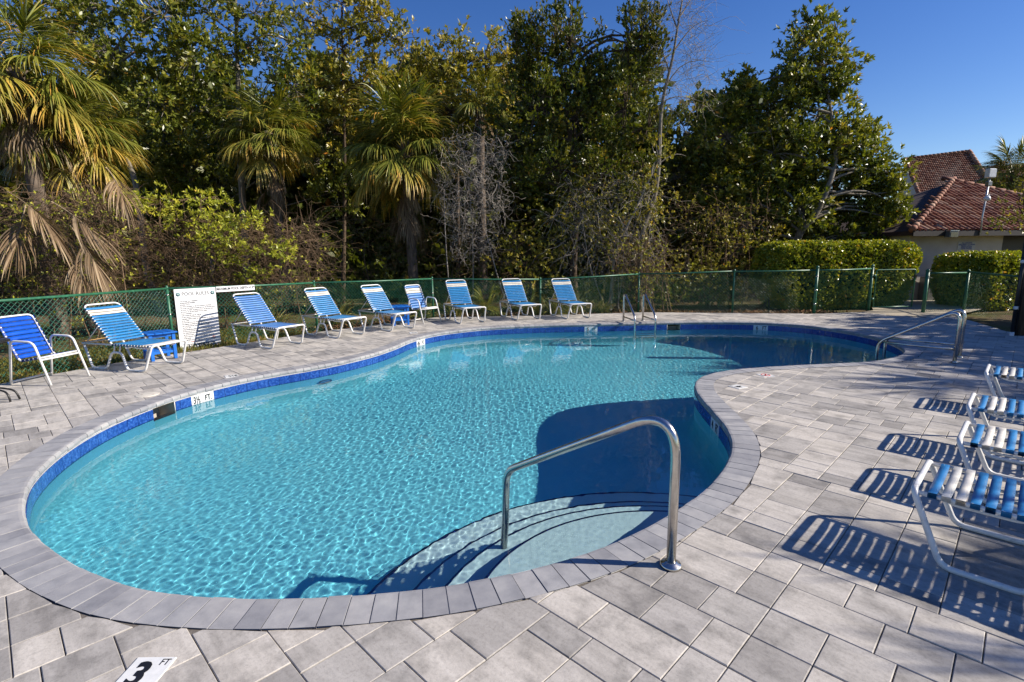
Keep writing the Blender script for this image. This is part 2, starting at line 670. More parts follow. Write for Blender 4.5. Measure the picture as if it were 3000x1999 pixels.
# steps in the near corner: four round treads about one centre, dark tile along each edge
SCX, SCY = 1.0, 2.42
for i, (rad, dep) in enumerate(((1.27, 0.16), (1.55, 0.39), (1.82, 0.62), (2.19, 0.85))):
    mb = MB()
    a = np.linspace(R(20), R(200), 61)
    zt = ZW - dep
    rim = [(SCX + rad * math.cos(t), SCY + rad * math.sin(t)) for t in a]
    keep = [p for p in rim]
    top = [(x, y, zt) for x, y in keep]
    bot = [(x, y, zt - 0.32) for x, y in keep]
    m_ = len(top)
    mb.add(top + [(SCX, SCY, zt)], [(q, q + 1, m_) for q in range(m_ - 1)], False)
    mb.add(top + bot, [(q + 1, q, m_ + q, m_ + q + 1) for q in range(m_ - 1)], True)
    st = mb.build('step', 'step_plaster_depth_tint', basin)
    mb = MB()
    ins = [(SCX + (rad - 0.014) * math.cos(t), SCY + (rad - 0.014) * math.sin(t)) for t in a]
    mb.add([(x, y, zt + 0.004) for x, y in keep] + [(x, y, zt + 0.004) for x, y in ins] + [(SCX + (x - SCX) * 1.003, SCY + (y - SCY) * 1.003, zt + 0.004) for x, y in keep]
           + [(SCX + (x - SCX) * 1.003, SCY + (y - SCY) * 1.003, zt - 0.014) for x, y in keep],
           [(m_ + q, q, q + 1, m_ + q + 1) for q in range(m_ - 1)] + [(2 * m_ + q, 3 * m_ + q, 3 * m_ + q + 1, 2 * m_ + q + 1) for q in range(m_ - 1)])
    mb.build('tile_edge', 'step_tile', st)

# underwater light ring on the left wall
simple_mat('lamp_ring', (0.22, 0.20, 0.16), 0.4, 0.6)
simple_mat('lamp_glass', (0.45, 0.55, 0.55), 0.2)
sl = s_near(-2.9, 7.9)
pl = curve_at(sl) + normal_at(sl) * 0.008
nl = normal_at(sl)
mb = MB()
tt = Vector((nl[1], -nl[0], 0))
zz = Vector((0, 0, 1))
cpt = Vector((pl[0] - nl[0] * 0.02, pl[1] - nl[1] * 0.02, ZW - 0.36))
mb.tube([cpt + tt * (0.10 * math.cos(q)) + zz * (0.10 * math.sin(q)) for q in np.linspace(0, 2 * math.pi, 28, endpoint=False)], 0.016, 8, closed=True)
ring = mb.build('pool_light', 'lamp_ring', basin)
mb = MB()
mb.add([cpt] + [cpt + tt * (0.095 * math.cos(q)) + zz * (0.095 * math.sin(q)) for q in np.linspace(0, 2 * math.pi, 28, endpoint=False)], [(0, 1 + (i + 1) % 28, 1 + i) for i in range(28)])
mb.build('lens', 'lamp_glass', ring)

# ---- waterline tiles: one object for each, depth markers and skimmer mouths in between
TP = 0.1545
NT_ = int(round(PERIM / TP))
TPs = PERIM / NT_
marks = {}
for nm, (x, y) in {'3': (-3.93, 6.64), '4h': (-1.83, 10.7), '5': (1.95, 12.20), '6': (5.95, 12.08), '4': (2.09, 5.15)}.items():
    marks[int(round(s_near(x, y) / TPs))] = nm
DSEG = SS[1] * step
spans = [(i0 * DSEG, (i0 + 2) * DSEG) for i0 in MOUTH]
band = MB()                                             # mortar bed behind the tiles
bw = INNER[::4] + NORM[::4] * 0.010
m_ = len(bw)
bs = SS[::4]
fs = []
for i in range(m_):
    if any(a - 0.005 < bs[i] < b - 0.075 for a, b in spans):
        continue
    j = (i + 1) % m_
    fs.append((j, i, m_ + i, m_ + j))
band.add(np.vstack([np.column_stack([bw, np.full(m_, -0.058)]), np.column_stack([bw, np.full(m_, -0.222)])]), fs)
band.build('grout_bed', 'grout', basin)


def tile_mesh(s0, s1, z0, z1, mat, tone, name='waterline_tile', off0=0.008, off1=0.001):
    """thin slab following the wall between arc lengths s0, s1"""
    ss_ = np.linspace(s0, s1, 3)
    p = curve_at(ss_)
    q = normal_at(ss_)
    mb_ = MB()
    b = p + q * off0
    f = p + q * off1
    k_ = len(ss_)
    v = [(x, y, z) for z in (z0, z1) for x, y in f] + [(x, y, z) for z in (z0, z1) for x, y in b]
    fc = []
    for i in range(k_ - 1):
        fc.append((i + 1, i, k_ + i, k_ + i + 1))
    fc.append((0, 2 * k_, 3 * k_, k_))
    fc.append((k_ - 1, 2 * k_ - 1, 4 * k_ - 1, 3 * k_ - 1))
    for i in range(k_ - 1):
        fc.append((k_ + i, k_ + i + 1, 3 * k_ + i + 1, 3 * k_ + i)[::-1])
        fc.append((i, i + 1, 2 * k_ + i + 1, 2 * k_ + i))
    mb_.add(v, fc)
    return mb_.mesh(name, mat, tone)


skip = set()
for k_ in marks:
    skip |= {k_, k_ + 1}
for i in range(NT_):
    if i in skip:
        continue
    s0, s1 = (i - 0.5) * TPs + 0.0022, (i + 0.5) * TPs - 0.0022
    for a, b in spans:
        if s1 > a and s0 < b:
            if s0 < a:
                s1 = a - 0.003
            elif s1 > b:
                s0 = b + 0.003
            else:
                s0 = s1
    if s1 - s0 < 0.015:
        continue
    put('waterline_tile', tile_mesh(s0, s1, -0.216, -0.064, 'pool_tile', random.random()), basin)
label_txt = {'3': ('3\u00bd', 'FT.'), '4h': ('4\u00bd', 'FT.'), '5': ('5', 'FT.'), '6': ('6', 'FT'), '4': ('4', 'FT')}
for k_, nm in marks.items():
    for h_, body in zip((0, 1), label_txt[nm][::1]):
        # seen from the water the first tile is at the larger arc length
        i = k_ + 1 - h_
        s0, s1 = (i - 0.5) * TPs + 0.0012, (i + 0.5) * TPs - 0.0012
        o = put('depth_marker_tile', tile_mesh(s0, s1, -0.216, -0.064, 'marker_tile', 0.5), basin)
        sm = (s0 + s1) / 2
        p = curve_at(sm) - normal_at(sm) * 0.0035
        q = normal_at(sm)
        ang = math.atan2(q[0], -q[1])
        # facing -normal: right-hand direction seen from the pool
        rt = Vector((-(-q[1]), -q[0], 0))
        rt = Vector((q[1], -q[0], 0))
        text('depth_lettering', body, 0.125 if len(body) < 3 or h_ == 0 else 0.105, 'marker_black', o, (p[0], p[1], -0.128), (R(90), 0, math.atan2(rt.y, rt.x)), 0.78 if len(body) < 2 else (0.68 if h_ else 0.62), bold=0.002)

# skimmer mouths
simple_mat('skimmer_dark', (0.45, 0.40, 0.33), 0.7)
simple_mat('skimmer_trim', (0.62, 0.60, 0.55), 0.5)
for a, b in spans:
    ss_ = np.linspace(a, b, 5)
    p0 = curve_at(ss_) + normal_at(ss_) * 0.012
    p1 = curve_at(ss_) + normal_at(ss_) * 0.26
    mb = MB()
    for (za, pa), (zb, pb) in (((-0.062, p0), (-0.062, p1)), ((-0.062, p1), (-0.30, p1)), ((-0.30, p1), (-0.30, p0))):
        mb.add([(x, y, za) for x, y in pa] + [(x, y, zb) for x, y in pb], [(i, i + 1, 6 + i, 5 + i) for i in range(4)])
    for e in (0, 4):
        mb.add([(*p0[e], -0.062), (*p1[e], -0.062), (*p1[e], -0.30), (*p0[e], -0.30)], [(0, 1, 2, 3)])
    sk = mb.build('skimmer_mouth', 'skimmer_dark', basin)
    mb = MB()
    for e in (0, 4):
        mb.tube([(*p0[e], -0.064), (*p0[e], -0.21)], 0.006, 6)
    mb.build('trim', 'skimmer_trim', sk)

# ---- coping stones
cop = thing('pool_coping', 'ring of grey bullnose coping stones around the pool', 'coping')
CP = 0.1165
NC = int(round(PERIM / CP))
CPs = PERIM / NC
prof = [(COPW, 0.004), (0.034, 0.004), (0.016, 0.001), (0.004, -0.010), (0.0, -0.025), (0.003, -0.042), (0.014, -0.054), (0.030, -0.058), (0.05, -0.060), (COPW, -0.060)]
for i in range(NC):
    g0 = 0.0022 + random.random() * 0.0012
    s0, s1 = i * CPs + g0, (i + 1) * CPs - g0
    dzz = random.gauss(0, 0.0012)
    rj = random.gauss(0, 0.0018)
    mb = MB()
    vs_ = []
    for s_ in (s0, s1):
        p, q = curve_at(s_), normal_at(s_)
        for r_, z in prof:
            w = p + q * (r_ + rj * (1 if r_ < 0.1 else 0))
            vs_.append((w[0], w[1], z + dzz))
    m_ = len(prof)
    fc = [(j, j + 1, m_ + j + 1, m_ + j) for j in range(m_ - 1)]
    mb.add(vs_, fc + [tuple(range(m_ - 1, -1, -1)), tuple(range(m_, 2 * m_))])
    me = mb.mesh('coping_stone', 'coping', random.random())
    put('coping_stone', me, cop)
mb = MB()                                               # bedding mortar between the stones
ring0, ring1 = INNER[::5] + NORM[::5] * 0.012, INNER[::5] + NORM[::5] * (COPW - 0.004)
m_ = len(ring0)
mb.add(np.vstack([np.column_stack([ring0, np.full(m_, -0.004)]), np.column_stack([ring1, np.full(m_, -0.004)]), np.column_stack([ring0, np.full(m_, -0.056)])]),
       [(i, (i + 1) % m_, m_ + (i + 1) % m_, m_ + i)[::-1] for i in range(m_)] + [(i, (i + 1) % m_, 2 * m_ + (i + 1) % m_, 2 * m_ + i) for i in range(m_)])
mb.build('mortar_bed', 'grout', cop)

mb = MB()                                               # sanded joint between coping and pavers
ring0, ring1 = INNER[::5] + NORM[::5] * (COPW - 0.01), INNER[::5] + NORM[::5] * (COPW + 0.05)
m_ = len(ring0)
mb.add(np.vstack([np.column_stack([ring0, np.full(m_, -0.0065)]), np.column_stack([ring1, np.full(m_, -0.0065)])]), [(i, (i + 1) % m_, m_ + (i + 1) % m_, m_ + i)[::-1] for i in range(m_)])
mb.build('joint_fill', 'joint_sand', cop)

# ---- water: rippled surface (real relief, so sunlight is focused by it)
gx = np.arange(-4.32, 7.18, 0.0108)
gy = [2.28]
while gy[-1] < 12.56:                                  # finer rows near the steps
    gy.append(gy[-1] + 0.0088 + 0.0013 * (gy[-1] - 2.28))
gy = np.array(gy)
X, Y = np.meshgrid(gx, gy)
P2 = np.column_stack([X.ravel(), Y.ravel()])
nb = INNER[::6] + NORM[::6] * 0.03
ins_ = inside(nb, P2).reshape(X.shape)


def waves(x, y):
    z = np.zeros_like(x)
    rg = np.random.default_rng(5)
    for _ in range(120):
        lam = 0.032 * (0.17 / 0.032) ** (rg.random() ** 1.35)
        th = rg.normal(0.5, 1.3)
        kx, ky = 2 * math.pi / lam * math.cos(th), 2 * math.pi / lam * math.sin(th)
        amp = 0.00064 * (lam ** 1.42) * (0.5 + rg.random())
        z += amp * np.sin(kx * x + ky * y + rg.random() * 6.283 + 0.8 * np.sin(1.3 * x + rg.random() * 6) * np.cos(1.1 * y + rg.random() * 6))
    return z


calm = 0.55 + 0.45 * np.clip(np.sin(0.7 * X + 0.5 * Y + 1.0) * np.sin(0.55 * Y - 0.35 * X + 0.4) + 0.6, 0, 1)
dcal, _ = dist_curve(nb, P2[::1])
edge = np.clip(dcal.reshape(X.shape) / 0.35, 0.25, 1.0)
Z = ZW + waves(X, Y) * calm * edge
quad = ins_[:-1, :-1] & ins_[1:, :-1] & ins_[:-1, 1:] & ins_[1:, 1:]
idx = np.arange(X.size).reshape(X.shape)
q = np.column_stack([idx[:-1, :-1][quad], idx[:-1, 1:][quad], idx[1:, 1:][quad], idx[1:, :-1][quad]])
used, inv = np.unique(q, return_inverse=True)
vt = np.column_stack([X.ravel(), Y.ravel(), Z.ravel()])[used]
q = inv.reshape(q.shape)
me = np_mesh('water', vt, q, 'pool_water', smooth=True)
water = put('water', me)
tag(water, 'clear turquoise pool water with fine ripples', None, None, 'structure')
water.cycles.is_caustics_caster = True
for o in bpy.data.objects:
    if o.name.startswith(('plaster_shell', 'step')) and o.type == 'MESH':
        o.cycles.is_caustics_receiver = True

# ================================================================== ground, deck base, pavers
FENCE = [(-7.50, 4.80), (-6.34, 9.64), (-4.48, 11.90), (-2.13, 14.10), (0.79, 14.34), (3.66, 15.05), (6.05, 14.25), (8.07, 13.87), (10.0, 14.57)]
FENCE_H = [1.15, 1.095, 1.05, 1.007, 0.95, 1.037, 1.12, 1.14, 1.14]
DECK = np.array([(-8.05, 4.3), (-6.45, 8.12), (-5.84, 9.03), (-4.25, 11.42), (-2.05, 13.78), (0.84, 14.02), (3.60, 14.48), (6.05, 14.12), (8.05, 13.78), (9.3, 14.0),
                 (9.9, 13.10), (11.0, 12.75), (10.55, 11.6), (10.05, 10.4), (9.75, 9.4), (10.2, 7.5), (10.2, -2.2), (-8.05, -2.2)])[::-1]
if (np.roll(DECK[:, 0], -1) * DECK[:, 1] - DECK[:, 0] * np.roll(DECK[:, 1], -1)).sum() > 0:
    DECK = DECK[::-1]


def sheet(name, outer, holes, z, mat, kind='structure', parent=None):
    pts = [Vector(p) for p in outer]
    faces = [list(range(len(outer)))]
    for h in holes:
        o_ = len(pts)
        pts += [Vector(p) for p in h]
        faces.append(list(range(o_, o_ + len(h))))
    rv, _, rf, _, _, of = delaunay_2d_cdt(pts, [], faces, 1, 1e-5)
    keep = []
    for f, src in zip(rf, of):
        c = np.mean([rv[i] for i in f], axis=0)
        if not any(inside(np.asarray(h), np.array([c]))[0] for h in holes):
            keep.append(tuple(f))
    mb_ = MB()
    mb_.add([(p.x, p.y, z) for p in rv], keep)
    o = mb_.build(name, mat, parent)
    if kind:
        tag(o, None, None, None, kind)
    return o


hole = (INNER + NORM * 0.10)[::10]
hole_ground = (INNER + NORM * 0.16)[::10]
ground_mb = sheet('ground', [(-400, -300), (400, -300), (400, 700), (-400, 700)], [hole_ground], -0.11, 'ground')
ground_mb['label'] = 'sandy ground with leaf litter and thin grass around the deck'
deck = sheet('pool_deck', DECK, [hole], -0.0135, 'joint_sand')
deck['label'] = 'pool deck of streaked grey pavers in mixed sizes'
# deck edge face
mb = MB()
m_ = len(DECK)
mb.add([(x, y, -0.0135) for x, y in DECK] + [(x, y, -0.112) for x, y in DECK], [(i, m_ + i, m_ + (i + 1) % m_, (i + 1) % m_) for i in range(m_)])
mb.build('edge_course', 'joint_sand', deck)

YAW = 0.7794
E1 = np.array([math.sin(YAW), math.cos(YAW)])
E2 = np.array([math.cos(YAW), -math.sin(YAW)])
UNIT = 0.0831


def clip_half(poly, p, nrm):
    """keep the part of poly on the side (x - p).n >= 0"""
    out = []
    m = len(poly)
    for i in range(m):
        a, b = poly[i], poly[(i + 1) % m]
        da, db = (a - p) @ nrm, (b - p) @ nrm
        if da >= 0:
            out.append(a)
        if (da >= 0) != (db >= 0):
            t = da / (da - db)
            out.append(a + (b - a) * t)
    return out


def compositions():
    """random run of 15 units in pieces of 2, 3 and 5"""
    while True:
        r, out = 15, []
        while r > 0:
            c = random.choices([2, 3, 5], [0.22, 0.48, 0.30])[0]
            if c <= r:
                out.append(c)
                r -= c
            elif r == 1:
                break
        if sum(out) == 15:
            return out


cells = []
u0, u1 = -9.5, 18.5
v0, v1 = -16.5, 10.5
strip = 0
uu = u0
while uu < u1:
    vv_ = v0 - (strip % 4) * 5 * UNIT - random.choice([0, 2, 3]) * UNIT
    while vv_ < v1:
        flip = (strip + int((vv_ - v0) / (15 * UNIT))) % 3 == 1
        for row in range(5):
            at_ = 0
            for c in compositions():
                if not flip:
                    cells.append((uu + row * 3 * UNIT, vv_ + at_ * UNIT, 3 * UNIT, c * UNIT))
                else:
                    cells.append((uu + at_ * UNIT, vv_ + row * 3 * UNIT, c * UNIT, 3 * UNIT))
                at_ += c
        vv_ += 15 * UNIT
    uu += 15 * UNIT
    strip += 1

cen = np.array([(a + c / 2) * E1 + (b + d / 2) * E2 for a, b, c, d in cells])
in_deck = inside(DECK, cen)
in_pool = inside(OUTER[::4], cen)
d_out, i_out = dist_curve(OUTER[::4], cen)
dk = np.vstack([np.linspace(DECK[i], DECK[(i + 1) % len(DECK)], 60, endpoint=False) for i in range(len(DECK))])
d_deck, _ = dist_curve(dk, cen)
vis = (cen[:, 1] > 0.9) & (np.abs(cen[:, 0]) < cen[:, 1] * 1.12 + 0.8)
pieces = []
GAP = 0.0021
for ci, (a, b, c, d) in enumerate(cells):
    near_edge = d_deck[ci] < 0.32
    if (not in_deck[ci] and not near_edge) or not (vis[ci] or True):
        continue
    if in_pool[ci] and d_out[ci] > 0.32:
        continue
    corners = [(a + GAP, b + GAP), (a + c - GAP, b + GAP), (a + c - GAP, b + d - GAP), (a + GAP, b + d - GAP)]
    poly = [x * E1 + y * E2 for x, y in corners]
    poly = poly[::-1]
    if d_out[ci] < 0.45:
        base_i = i_out[ci]
        NO = len(OUTER[::4])
        for off in (-2, 2) if d_out[ci] < 0.3 else (0,):
            k_ = (base_i + off) % NO
            if len(poly) < 3:
                break
            poly = clip_half(poly, OUTER[::4][k_] + NORM[::4][k_] * -0.008, NORM[::4][k_])
    if near_edge and len(poly) >= 3:
        for i in range(len(DECK)):
            p, q_ = DECK[i], DECK[(i + 1) % len(DECK)]
            mid = cen[ci]
            t = np.clip(((mid - p) @ (q_ - p)) / ((q_ - p) @ (q_ - p)), 0, 1)
            if np.hypot(*(p + (q_ - p) * t - mid)) < 0.34:
                e = (q_ - p) / np.hypot(*(q_ - p))
                nin = np.array([-e[1], e[0]])
                poly = clip_half(poly, p, nin)
                if len(poly) < 3:
                    break
    if len(poly) < 3:
        continue
    P_ = np.array(poly)
    area = 0.5 * abs((P_[:, 0] * np.roll(P_[:, 1], -1) - np.roll(P_[:, 0], -1) * P_[:, 1]).sum())
    if area < 0.0009:
        continue
    # drop near-duplicate points
    Q = [P_[0]]
    for p in P_[1:]:
        if np.hypot(*(p - Q[-1])) > 0.004:
            Q.append(p)
    if len(Q) > 3 and np.hypot(*(Q[0] - Q[-1])) < 0.004:
        Q.pop()
    if len(Q) < 3:
        continue
    P_ = np.array(Q)
    if ((P_[:, 0] * np.roll(P_[:, 1], -1) - np.roll(P_[:, 0], -1) * P_[:, 1]).sum()) < 0:
        P_ = P_[::-1]
    c0 = P_.mean(0)
    dist2 = c0 @ c0 + EYE ** 2
    size = area * EYE / dist2 ** 1.5 if vis[ci] and c0[1] > 1.2 and abs(c0[0]) < c0[1] * 1.02 else 0
    pieces.append((size, P_, random.random(), random.gauss(0, 0.0011)))
pieces.sort(key=lambda p: -p[0])
rest, rtone = MB(), []
tt_ = np.tan(0)
for k_, (size, P_, tone, dz_) in enumerate(pieces):
    mb_ = MB() if k_ < 300 else rest
    before = len(mb_.f)
    mb_.prism([tuple(p) for p in P_], -0.05 if k_ < 300 else -0.03, dz_ - 0.0005, 0, 0.0034)
    if k_ < 300:
        put('paver', mb_.mesh('paver', 'paver', tone), deck)
    else:
        rtone += [tone] * (len(rest.f) - before)
o = rest.build('far_pavers', 'paver', deck, rtone)
tag(o, None, None, None, 'stuff')
print('pavers', len(pieces))

# concrete landing and path by the gate
sheet('path', [(9.35, 14.02), (9.92, 13.12), (11.02, 12.77), (11.5, 13.55), (12.3, 13.9), (14.6, 15.6), (16.5, 17.0), (14.5, 18.6), (12.4, 17.2), (10.6, 15.3), (10.1, 14.5)], [], -0.012, 'concrete')['label'] = 'tan concrete path running through the gate to the pool house'

# ================================================================== object materials
def steel_mat():
    k = NT('steel')
    n1 = k.noise(k.mapping(k.obj(), (1, 1, 1)), 14.0, 4, 0.6)
    k.principled(k.ramp(n1, [(0.3, (0.50, 0.47, 0.43)), (0.7, (0.66, 0.63, 0.58))]), k.math('MULTIPLY_ADD', n1, 0.20, 0.13), 1.0)
    k = NT('fence_green')
    n1 = k.noise(k.pos(), 16.0, 5, 0.7)
    c = k.ramp(n1, [(0.3, (0.012, 0.085, 0.042)), (0.55, (0.026, 0.125, 0.066)), (0.70, (0.05, 0.20, 0.11)), (0.78, (0.30, 0.36, 0.32))])
    k.principled(c, 0.42, 0, 0.5)
    k = NT('wire_green')
    n1 = k.noise(k.pos(), 9.0, 4, 0.7)
    k.principled(k.ramp(n1, [(0.3, (0.014, 0.095, 0.060)), (0.7, (0.040, 0.200, 0.130))]), 0.28, 0, 0.5)
    # white powder coat on the furniture, slightly chalked and scuffed
    k = NT('white_tube')
    n1 = k.noise(k.obj(), 18.0, 5, 0.7)
    n2 = k.noise(k.obj(), 70.0, 3, 0.7)
    c = k.ramp(n1, [(0.25, (0.55, 0.52, 0.49)), (0.45, (0.72, 0.71, 0.69)), (0.8, (0.80, 0.795, 0.78))])
    c = k.mix(k.math('MULTIPLY', k.ramp(n2, [(0.68, (0, 0, 0)), (0.74, (1, 1, 1))]), 0.6), c, (0.34, 0.31, 0.28))
    k.principled(c, 0.33, 0, 0.5)
    for nm, col, r_ in (('strap_blue', (0.022, 0.190, 0.45), 0.38), ('strap_faded', (0.065, 0.20, 0.50), 0.42), ('strap_royal', (0.006, 0.080, 0.48), 0.36), ('strap_white', (0.70, 0.665, 0.585), 0.42)):
        k = NT(nm)
        n1 = k.noise(k.obj(), 14.0, 4, 0.6, w=k.math('MULTIPLY', k.rand(), 40.0))
        c = k.ramp(n1, [(0.3, tuple(x * 0.80 for x in col)), (0.7, tuple(min(1, x * 1.10) for x in col))])
        c = k.mix(1.0, c, k.ramp(k.rand(), [(0, (0.88, 0.90, 0.93)), (1, (1.08, 1.05, 1.02))]), 'MULTIPLY')
        k.principled(c, r_, 0, 0.45)
    simple_mat('table_blue', (0.006, 0.13, 0.52), 0.4, 0, 0.10)
    k = NT('sign_white')
    n1 = k.noise(k.pos(), 4.0, 5, 0.6)
    k.principled(k.ramp(n1, [(0.3, (0.70, 0.71, 0.72)), (0.7, (0.80, 0.80, 0.80))]), 0.35)
    simple_mat('print_dark', (0.030, 0.032, 0.036), 0.5)
    simple_mat('print_grey', (0.11, 0.11, 0.115), 0.5)
    simple_mat('print_red', (0.55, 0.05, 0.04), 0.5)
    simple_mat('print_teal', (0.03, 0.16, 0.17), 0.5)
    simple_mat('print_blue', (0.03, 0.05, 0.22), 0.5)
    simple_mat('lid_cream', (0.62, 0.58, 0.50), 0.6, 0, 0.1, 14)
    simple_mat('wood_bar', (0.42, 0.24, 0.07), 0.5)
    simple_mat('black_metal', (0.015, 0.014, 0.014), 0.4)


steel_mat()


# ================================================================== chain-link fence
def wire_panel(A, B, z0a, z0b, ha, hb, spacing=0.076, r=0.0019, slant=1.0):
    """two crossing families of wire between two uprights"""
    A, B = Vector((*A, 0)), Vector((*B, 0))
    L = (B - A).length
    d = (B - A) / L
    nrm = Vector((d.y, -d.x, 0))
    H = min(ha, hb)
    mb_ = MB()

    def pt(s, z, o):
        t = s / L
        zz_ = (z0a + (z0b - z0a) * t) + z * ((ha + (hb - ha) * t) - (z0a + (z0b - z0a) * t)) / H
        bulge = 0.004 * math.sin(s * 7.0 + z * 3) + 0.006 * math.sin(s * 2.1)
        return A + d * s + Vector((0, 0, zz_)) + nrm * (o + bulge)

    c = -H
    while c < L + H:
        for fam in (0, 1):
            if fam == 0:
                s0, s1 = max(0, c), min(L, c + H)
                if s1 - s0 < 0.02:
                    continue
                p = [(s0, s0 - c), (s1, s1 - c)]
            else:
                s0, s1 = max(0, c), min(L, c + H)
                if s1 - s0 < 0.02:
                    continue
                p = [(s0, H - (s0 - c)), (s1, H - (s1 - c))]
            k_ = max(2, int((s1 - s0) / 0.28) + 1)
            pts = []
            for j in range(k_):
                t = j / (k_ - 1)
                pts.append(pt(p[0][0] + (p[1][0] - p[0][0]) * t, p[0][1] + (p[1][1] - p[0][1]) * t, 0.003 if fam else -0.003))
            mb_.tube(pts, r, 4, caps=False)
        c += spacing
    return mb_


fence = thing('chain_link_fence', 'long green chain-link fence behind the loungers, bending round the pool deck', 'fence', (-6.34, 9.64, -0.11))
FO = Vector((-6.34, 9.64, -0.11))


def rel(p):
    return (p[0] - FO.x, p[1] - FO.y, p[2] - FO.z)


for i, ((x, y), h) in enumerate(zip(FENCE, FENCE_H)):
    big = i in (7, 8)
    mb = MB()
    rr = 0.038 if big else 0.026
    hh = h + (0.06 if big else 0.0)
    mb.tube([rel((x, y, -0.12)), rel((x, y, hh))], rr, 12)
    mb.lathe([(rr * 1.12, 0), (rr * 1.12, 0.03), (rr * 0.8, 0.055), (rr * 0.2, 0.07)], rel((x, y, hh - 0.01)), 12)
    mb.build('post', 'fence_green', fence)
    for zt in (0.25, 0.62, 0.98):
        if zt < h and i > 0:
            mb = MB()
            mb.tube([rel((x + 0.0, y, zt - 0.012)), rel((x, y, zt + 0.012))], rr + 0.004, 10)
            mb.build('tie_band', 'steel' if i % 2 else 'fence_green', fence)
for i in range(len(FENCE) - 1):
    a, b = FENCE[i], FENCE[i + 1]
    ha, hb = FENCE_H[i], FENCE_H[i + 1]
    mb = MB()
    mid = ((a[0] + b[0]) / 2, (a[1] + b[1]) / 2, (ha + hb) / 2 - 0.012)
    mb.tube([rel((*a, ha)), rel(mid), rel((*b, hb))], 0.021, 10)
    mb.build('top_rail', 'fence_green', fence)
    mb = wire_panel((a[0] - FO.x, a[1] - FO.y), (b[0] - FO.x, b[1] - FO.y), 0.03, 0.03, ha + 0.09, hb + 0.09, r=(0.0031, 0.0029, 0.0026, 0.0024, 0.0022, 0.0021, 0.0021, 0.0021)[i])
    tag(mb.build('wire_mesh', 'wire_green', fence), None, None, None, 'stuff')

# gate: open leaf hung on the end post, and the short run on its other side
gate = thing('fence_gate', 'narrow green chain-link gate leaf in front of the clipped hedge', 'gate', (10.12, 14.57, 0))
GA, GB = Vector((0.0, 0.0, 0)), Vector((1.16, 0.10, 0))
mb = MB()
fr = fillet([GA + Vector((0, 0, 0.06)), GA + Vector((0, 0, 1.10)), GB + Vector((0, 0, 1.10)), GB + Vector((0, 0, 0.06))], 0.05, 4)
mb.tube(fr, 0.019, 8)
mb.tube([GA + Vector((0, 0, 0.07)), GB + Vector((0, 0, 0.07))], 0.019, 8)
mb.build('gate_frame', 'fence_green', gate)
mb = wire_panel((0, 0), (1.16, 0.10), 0.06, 0.06, 1.10, 1.10)
tag(mb.build('wire_mesh', 'wire_green', gate), None, None, None, 'stuff')
mb = MB()
mb.box((1.17, 0.10, 0.92), (0.05, 0.06, 0.10), 0, 0, 0.008)
mb.build('latch', 'black_metal', gate)
for zt in (0.30, 0.95):
    mb = MB()
    mb.tube([(-0.05, 0, zt - 0.03), (-0.05, 0, zt + 0.03)], 0.046, 8)
    mb.box((-0.02, 0, zt), (0.06, 0.03, 0.04), 0, 0, 0.004)
    mb.build('hinge', 'fence_green', gate)

side = thing('chain_link_fence', 'short green chain-link run between the gate and the utility pole', 'fence', (11.03, 13.92, -0.11))
SF = [(11.03, 13.92), (12.51, 14.38), (12.35, 12.75)]
SF = [(11.03, 13.92), (11.95, 15.6)]
SEGS = [((11.03, 13.92), (12.05, 15.0)), ((11.03, 13.92), (12.51, 14.38)), ((12.51, 14.38), (11.6, 11.6))]
posts = [(11.03, 13.92, 1.20, 0.045), (12.51, 14.38, 1.16, 0.038), (11.62, 11.65, 1.12, 0.03)]
for x, y, h, rr in posts:
    mb = MB()
    mb.tube([(x - 11.03, y - 13.92, -0.05), (x - 11.03, y - 13.92, h)], rr, 12)
    mb.lathe([(rr * 1.12, 0), (rr * 1.1, 0.03), (rr * 0.2, 0.07)], (x - 11.03, y - 13.92, h - 0.01), 12)
    mb.build('post', 'fence_green', side)
for a, b in (SEGS[1], SEGS[2]):
    aa, bb = (a[0] - 11.03, a[1] - 13.92), (b[0] - 11.03, b[1] - 13.92)
    mb = MB()
    mb.tube([(*aa, 1.14), (*bb, 1.12)], 0.021, 10)
    mb.build('top_rail', 'fence_green', side)
    tag(wire_panel(aa, bb, 0.03, 0.03, 1.13, 1.11).build('wire_mesh', 'wire_green', side), None, None, None, 'stuff')


# ================================================================== signs on the fence
def fence_sign(name, label, t0, t1, z0, z1, off=0.034, A=FENCE[1], B=FENCE[2]):
    A, B = Vector((*A, 0)), Vector((*B, 0))
    d = (B - A).normalized()
    nrm = Vector((d.y, -d.x, 0))
    base = A + d * (t0 + t1) / 2 + nrm * off
    o = thing(name, label, 'sign', (base.x, base.y, z0), math.atan2(d.y, d.x))
    mb_ = MB()
    mb_.box((0, 0, (z1 - z0) / 2), (t1 - t0, 0.005, z1 - z0))
    mb_.build('panel', 'sign_white', o)
    for sx in (-1, 1):
        mb_ = MB()
        mb_.tube([(sx * ((t1 - t0) / 2 - 0.02), -0.004, z1 - z0 - 0.03), (sx * ((t1 - t0) / 2 - 0.02), 0.03, z1 - z0 + 0.035)], 0.003, 6)
        mb_.build('wire_tie', 'black_metal', o)
    return o


